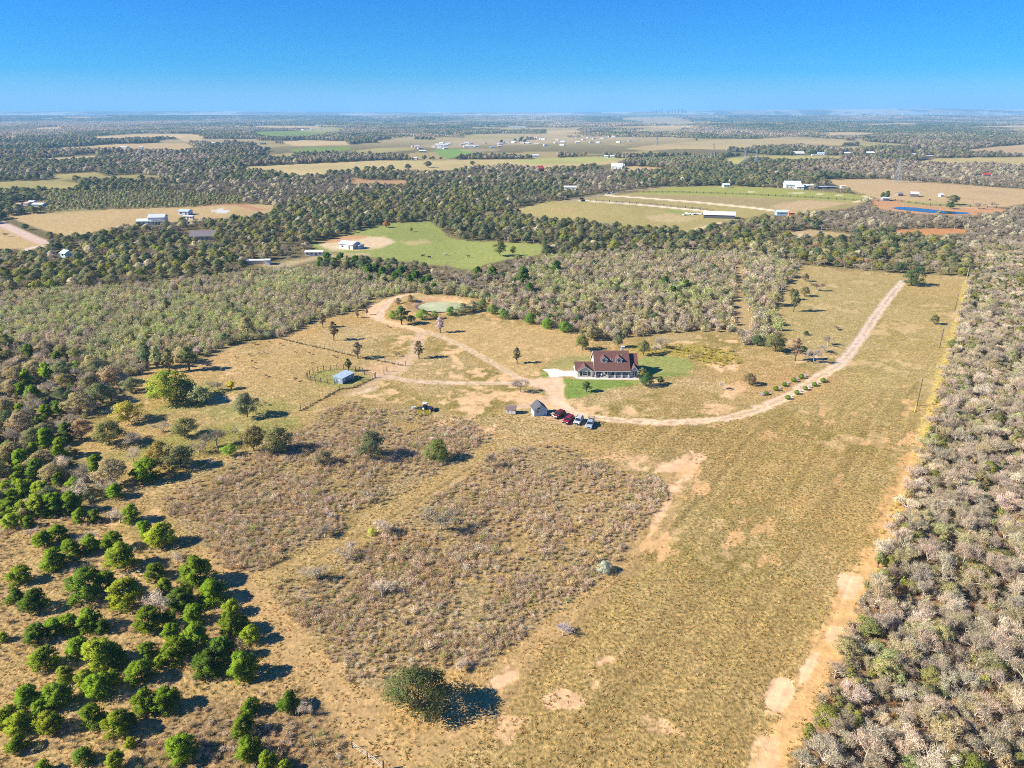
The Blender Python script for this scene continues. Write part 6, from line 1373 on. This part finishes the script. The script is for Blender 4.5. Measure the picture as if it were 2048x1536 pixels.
far_house(376, 439, 20, 3, 2.6, 3.0, -.15, WH, WH, 'white trailer home right of the white farmhouse', 'trailer', win=3, name='trailer_home')
far_house(405, 481, 48, 11, 3, 6.0, .10, (.42,.36,.30), (.20,.175,.175), 'long house with dark grey-brown roof among the creek oaks', name='farmhouse', win=5)
far_house(362, 481, 14, 5, 2.6, 3.4, 0, WH, LG, 'small white outbuilding left of the dark-roofed house', 'shed', win=1, name='outbuilding')
far_house(126, 515, 17, 6, 2.6, 4.2, -.5, BL, (.45,.55,.65), 'small blue-grey gabled cabin in the left woods', 'cabin', win=1, name='cabin')
far_house(692, 498, 34, 8, 3.2, 4.6, -.45, WH, (.66,.69,.70), 'long white metal barn beside the green pasture', 'barn', win=2, name='barn')
far_house(714, 498, 12, 5, 2.4, 2.6, -.45, (.5,.53,.55), MT, 'open lean-to at the right end of the white barn', 'lean-to', win=1, name='lean_to')
far_house(514, 529, 42, 3.5, 2.4, 2.7, .05, TN, (.82,.84,.84), 'long flat white roof shed in the creek woods', 'shed', win=0, name='long_shed')
far_house(535, 530, 9, 4, 2.8, 3.2, .05, WH, WH, 'white box trailer at the end of the long flat shed', 'trailer', win=0, name='box_trailer')
far_house(628, 512, 34, 5, 2.4, 2.9, .04, WH, (.80,.82,.82), 'long low white mobile home above the dark junipers', 'mobile home', win=4, name='mobile_home')
far_house(1438, 437, 60, 9, 3.0, 5.2, -.22, (.10,.10,.11), (.72,.74,.75), 'long white tarp-roofed livestock barn in the right pasture', 'barn', win=0, name='tent_barn')
e = far_house(1413, 434, 9, 8, 3.4, 4.2, -.2, WH, (.86,.88,.9), 'white end tent at the left of the livestock barn', 'tent', win=0, name='end_tent')
for k in range(9):
    X, Y = G(1368 + k * 4 + random.uniform(-2, 2), 429 + random.uniform(-1.5, 2)); e = box('wrapped_bale', -1.6, 1.6, -1.1, 1.1, 0, 1.2, M_WHITE, bev=.3); e.location = (X, Y, 0); e.rotation_euler = (0, 0, random.uniform(0, 3)); tag(e, 'white wrapped bale lying left of the tarp-roofed livestock barn', 'bale', 'white bales by the livestock barn')
far_house(1566, 432, 24, 9, 3.2, 4.5, -.1, (.3,.4,.5), (.5,.62,.72), 'blue-roofed shed half hidden by the grey oaks', 'shed', win=0, name='hidden_shed')
far_house(1583, 433, 12, 8, 3, 4, -.1, (.55,.25,.12), (.55,.28,.16), 'rust-orange roofed shed half hidden by the grey oaks', 'shed', win=0, name='rusty_shed')
e = far_house(1586, 377, 30, 14, 4.5, 8, -.12, WH, (.60,.74,.82), 'large pale blue-roofed ranch house behind the green strip', name='farmhouse', win=4)
far_house(1600, 379, 14, 9, 3, 5, -.12, WH, (.60,.74,.82), 'blue-roofed wing right of the large ranch house', win=1, name='house_wing')
far_house(1616, 376, 24, 8, 2.8, 4, -.05, WH, (.78,.82,.85), 'white low building right of the blue-roofed ranch house', 'building', win=3, name='low_building')
far_house(1645, 378, 16, 6, 2.6, 3, -.05, (.2,.2,.2), (.5,.52,.55), 'left dark open shed beyond the white low building', 'shed', win=0, name='open_shed'); far_house(1662, 378, 18, 6, 2.6, 3, -.05, (.16,.15,.14), (.34,.34,.36), 'right dark open shed beyond the white low building', 'shed', win=0, name='open_shed')
far_house(1687, 377, 9, 5, 2.6, 3, -.05, (.72,.68,.52), (.72,.7,.55), 'cream container near the tan field', 'container', win=0, name='container')
far_house(1453, 375, 12, 8, 3, 4.5, 0, WH, MT, 'white cottage at the left end of the green strip', 'cottage', win=2, name='cottage'); far_house(1468, 367, 12, 8, 3, 4.5, .3, (.5,.62,.6), (.5,.66,.66), 'green-roofed cottage hidden in the far trees', 'cottage', win=2, name='cottage')
far_house(1772, 402, 13, 6, 2.6, 3.4, -.1, (.3,.3,.32), (.55,.57,.6), 'grey hut under the two dark cedars', 'hut', win=0, name='hut'); far_house(1801, 392, 11, 6, 2.4, 3.4, .2, (.28,.22,.18), (.30,.25,.22), 'brown hut right of the dark cedars', 'hut', win=0, name='hut')
far_house(1829, 394, 14, 8, 3, 5, -.3, (.16,.14,.13), (.62,.58,.55), 'weathered open barn between the cedars and the pond', 'barn', win=0, name='open_barn'); far_house(1884, 394, 6, 4, 2.4, 4.0, .2, WH, WH, 'little white tank shed beside the spreading bare tree', 'shed', win=0, name='tank_shed')
far_house(1974, 354, 15, 9, 3, 5, -.1, TN, RD, 'red-roofed house in the grey wood at the far right', win=2, name='red_roof_house'); far_house(1960, 355.5, 8, 5, 2.6, 3.2, 0, WH, WH, 'white shed left of the red-roofed house', 'shed', win=0, name='shed')
far_house(1598, 310.5, 22, 14, 3.5, 7.5, .05, TN, (.66,.60,.50), 'big cream house on the far green field', win=3, name='cream_house'); far_house(1642, 310, 12, 8, 3, 5.5, -.2, (.6,.68,.75), (.40,.50,.62), 'blue-grey gabled house on the far green field', win=2, name='gabled_house')
far_house(1630, 311.5, 12, 5, 2.6, 3.2, 0, WH, LG, 'low white shed left of the blue-grey gabled house', 'shed', win=0, name='shed')
far_house(1693, 310.5, 16, 12, 4, 6, 0, (.6,.68,.76), (.74,.80,.86), 'white-blue metal barn at the field end', 'barn', win=2, name='barn'); far_house(1740, 309.5, 19, 12, 4, 6, .04, LG, (.86,.87,.86), 'long white-roofed barn among dark trees at the right', 'barn', win=0, name='barn')
far_house(1829, 312.5, 9, 8, 3, 5.5, .2, WH, WH, 'white cottage left of the far right tan field', 'cottage', win=1, name='cottage'); far_house(1859, 314, 18, 6, 2.5, 3.2, 0, TN, LG, 'long low stable by the far right tan field', 'stable', win=0, name='stable'); far_house(2024, 288.5, 12, 10, 3, 5, 0, TN, (.7,.68,.64), 'tan roofed ranch house at the far right edge', win=2, name='farmhouse')
e = far_house(1233, 338, 22, 13, 4, 8.5, -.3, WH, (.76,.78,.80), 'large white house alone in the middle distance, centre right', win=3, name='white_house'); far_house(1243, 337, 9, 8, 3.4, 6, -.3, WH, (.70,.73,.76), 'garage wing of the large white house', 'garage', win=1, name='garage')
far_house(1083, 342, 12, 10, 4, 7.5, .5, (.45,.12,.07), (.52,.085,.045), 'bright red roofed house in the middle woods', win=1, name='red_roof_house')
far_house(1140, 380, 24, 9, 3, 4.2, -.1, WH, (.80,.83,.80), 'pale long roof among the woods left of the pasture lane', 'barn', win=2, name='barn')
for k, (px, py, w_, lab) in enumerate(((1212,315.5,8,'white house, left of the trio beyond the tan field'),(1225,315,8,'white house, middle of the trio beyond the tan field'),(1252,315,12,'pale house, right of the trio beyond the tan field'),(1071,314,13,'white roof at the end of the far hedge'),(1035,317.5,6,'little white shed at the far tan field edge'),(830,319.5,8,'white shed on the far tan field edge'),(757,320.5,12,'dark shed on the far tan field edge'),(247,296,15,'white roofed barn in the far left field'),(282,297,6,'small white shed beside the far left clump'),(430,288,30,'long farm building on the far left field'),(174,299,8,'small dark farm shed on the far left field'),(525,289,10,'white barn under dark pines'),(845,305,13,'grey shed at the village edge'))):
    far_house(px, py, w_, 8, 3, 4.6, random.uniform(-.2, .2), DG if 'dark' in lab or 'grey' in lab else WH, LG if 'dark' not in lab else DG, lab, 'building', win=0, name='far_building')
for k, (px, py, w_, wl, rf, lab) in enumerate(((35,414,11,TN,(.6,.4,.3),'pinkish hut at the left rubble yard'),(52,412,10,TN,(.55,.36,.28),'brick-coloured hut in the rubble yard'),(75,414,24,(.3,.34,.36),(.62,.68,.70),'long grey shed of the rubble yard'),(62,409,10,WH,LG,'white hut behind the rubble yard'),(5,410,12,(.3,.3,.32),LG,'grey shed at the left edge'))):
    far_house(px, py, w_, 6, 2.4, 3.4, random.uniform(-.2, .2), wl, rf, lab, 'hut', win=0, name='yard_hut')
for k, (px, py, lab) in enumerate(((1215,388,'pale vehicle on the far yard lane, left'),(1225,386,'pale vehicle on the far yard lane, right'),(1165,403,'dark truck on the far lane'),(1162,399,'dark round pen vehicle by the lane'))): 
    vehicle('distant_car', (px - 2, py), (px + 3, py - .3), 'suv', SILV if 'pale' in lab else CB, lab, 'car')['group'] = 'vehicles on the far yard lane'
# the far village: a hundred small roofs
def small_house_mesh(wc, rc):
    V, F = [], []; h, r, a, b = 3, 5, 7, 5
    V = [(-a, -b, 0), (a, -b, 0), (a, b, 0), (-a, b, 0), (-a, -b, h), (a, -b, h), (a, b, h), (-a, b, h), (-a, 0, r), (a, 0, r), (-a - .6, -b - .6, h - .2), (a + .6, -b - .6, h - .2), (a + .6, 0, r + .25), (-a - .6, 0, r + .25), (a + .6, b + .6, h - .2), (-a - .6, b + .6, h - .2)]
    F = [(0, 1, 5, 4), (2, 3, 7, 6), (1, 2, 6, 9, 5), (3, 0, 4, 8, 7), (10, 11, 12, 13), (14, 15, 13, 12)]
    me = bpy.data.meshes.new('village_house'); me.from_pydata(V, [], F); me.materials.append(cm(wc)); me.materials.append(cm(rc, 'roofing'))
    for i in (4, 5): me.polygons[i].material_index = 1
    me.update(); return me
HM = [small_house_mesh(a, b) for a, b in ((WH, LG), (WH, MT), (TN, (.45,.38,.32)), (WH, (.3,.3,.32)), (TN, (.60,.50,.40)), (LG, WH))]
cnt = 0
for (x0, x1, y0, y1, n_, where) in ((870,1010,287,296,26,'west end'),(1000,1140,276,292,34,'middle'),(1140,1260,272,290,20,'east end'),(820,900,292,299,10,'edge by the green field'),(700,790,270,277,12,'left outskirts'),(540,660,252,262,14,'row beyond the pines'),(220,420,254,262,14,'row on the far left'),(1290,1410,250,257,14,'row under the bald hill'),(1530,1680,248,252,14,'row on the right horizon'),(1500,1660,263,267,8,'farmsteads right of centre'),(1730,1860,252,254,5,'farmsteads at the right')):
    for k in range(int(n_ * .7)):
        px, py = random.uniform(x0, x1), random.uniform(y0, y1); X, Y = G(px, py); far_k = max(1, Y / 2600)
        i = random.randrange(len(HM)); o = link('village_house', HM[i], None, (X, Y, float(TZ(X, Y)) + (2.5 if Y > 3200 else 0)), random.uniform(-.7, .7), (.85 * far_k ** .4, .8, .85))
        c1 = ('grey-roofed white', 'pale-roofed white', 'brown-roofed tan', 'dark-roofed white', 'tan-roofed', 'white-roofed grey')[i]; tag(o, 'tiny %s house in the far village, %s' % (c1, where), 'house', 'houses of the far village, ' + where)
# far white warehouses in the haze
for k, (px, py, w_) in enumerate(((940,229.5,60),(975,229.5,80),(1012,229.3,50),(520,228,30),(820,229,36),(1245,229.5,20),(1560,224.5,30),(1720,226,26),(1740,223.5,40),(1765,225,34),(1830,224.5,60),(1870,226,40),(1920,223.5,46),(1985,226,36),(2030,224.5,40),(100,232,30),(20,247,24),(45,247.5,22),(185,222.8,14),(977,254,30),(1035,256,40),(1600,249,50),(1590,226.5,8))):
    d = 13300 if py < 228.5 else (11800 if py < 231 else None)
    if d: X = (px - 1024) / FPX * (d * CP + CAM_H * SP); Y = d
    else: X, Y = G(px, py)
    wd_ = w_ / FPX * Y * .8; o = box('warehouse', -wd_ / 2, wd_ / 2, -20, 20, -5, 8 + Y / 2500., M_WHITE, bev=.5); o.location = (X, Y, float(TZ(X, Y))); tag(o, 'long white warehouse in the haze near the horizon, %s counted along the plain' % (ORD[k] if k < 16 else ('%s last' % ORD[23 - k] if k < 22 else 'very last')), 'warehouse', 'white warehouses near the horizon')
# skyline of the far city
M_TOWER = P_('hazy_tower', (.10, .13, .16), rough=.3, noise=.05)
for k, (px, ty, w_) in enumerate(((1295,221.5,1.0),(1304,220.5,1.8),(1308,221.5,1.6),(1312.5,219.5,1.8),(1317.5,217.8,2.0),(1323,216.8,2.0),(1336,221.5,3.0),(1343.5,218.3,2.0),(1350,221,1.6),(1356,217.6,2.4),(1363,217,2.2),(1367,219.3,1.8),(1371.5,221.3,3.0))):
    Y = 14200.; d = Y * CP + CAM_H * SP; X = (px - 1024) / FPX * d; top = CAM_H + (223.1 - ty) / 1629 * Y; zt = float(TZ(X, Y)); hw = w_ / FPX * d / 2; hgt = top - zt + 20
    e = empty('office_tower', X, Y, zt - 20, random.uniform(-.3, .3), 'hazy blue office tower of the skyline on the horizon, %s from the left' % ORD[k], 'tower', 'towers of the far skyline')
    box('shaft', -hw, hw, -hw, hw, 0, hgt * .86, M_TOWER, e); box('crown', -hw * .6, hw * .6, -hw * .6, hw * .6, hgt * .86, hgt, M_TOWER, e)

# labels that several woodland trees share: where only a few do, say which one from the left
_by = {}
for o in sc.objects:
    if o.parent is None and o.get('label') and o.name.split('.')[0] in ('oak_tree', 'bare_tree', 'juniper_tree', 'thicket_bush', 'village_house'): _by.setdefault(o['label'], []).append(o)
for lab, L_ in _by.items():
    if 2 <= len(L_) <= 12 and len(lab.replace('-', ' ').split()) <= 13:
        L_.sort(key=lambda o: float(P(o.location.x, o.location.y)[0]))
        for i, o in enumerate(L_): o['label'] = lab + (', leftmost' if i == 0 else ', rightmost' if i == len(L_) - 1 else ', %s from left' % ORD[i])
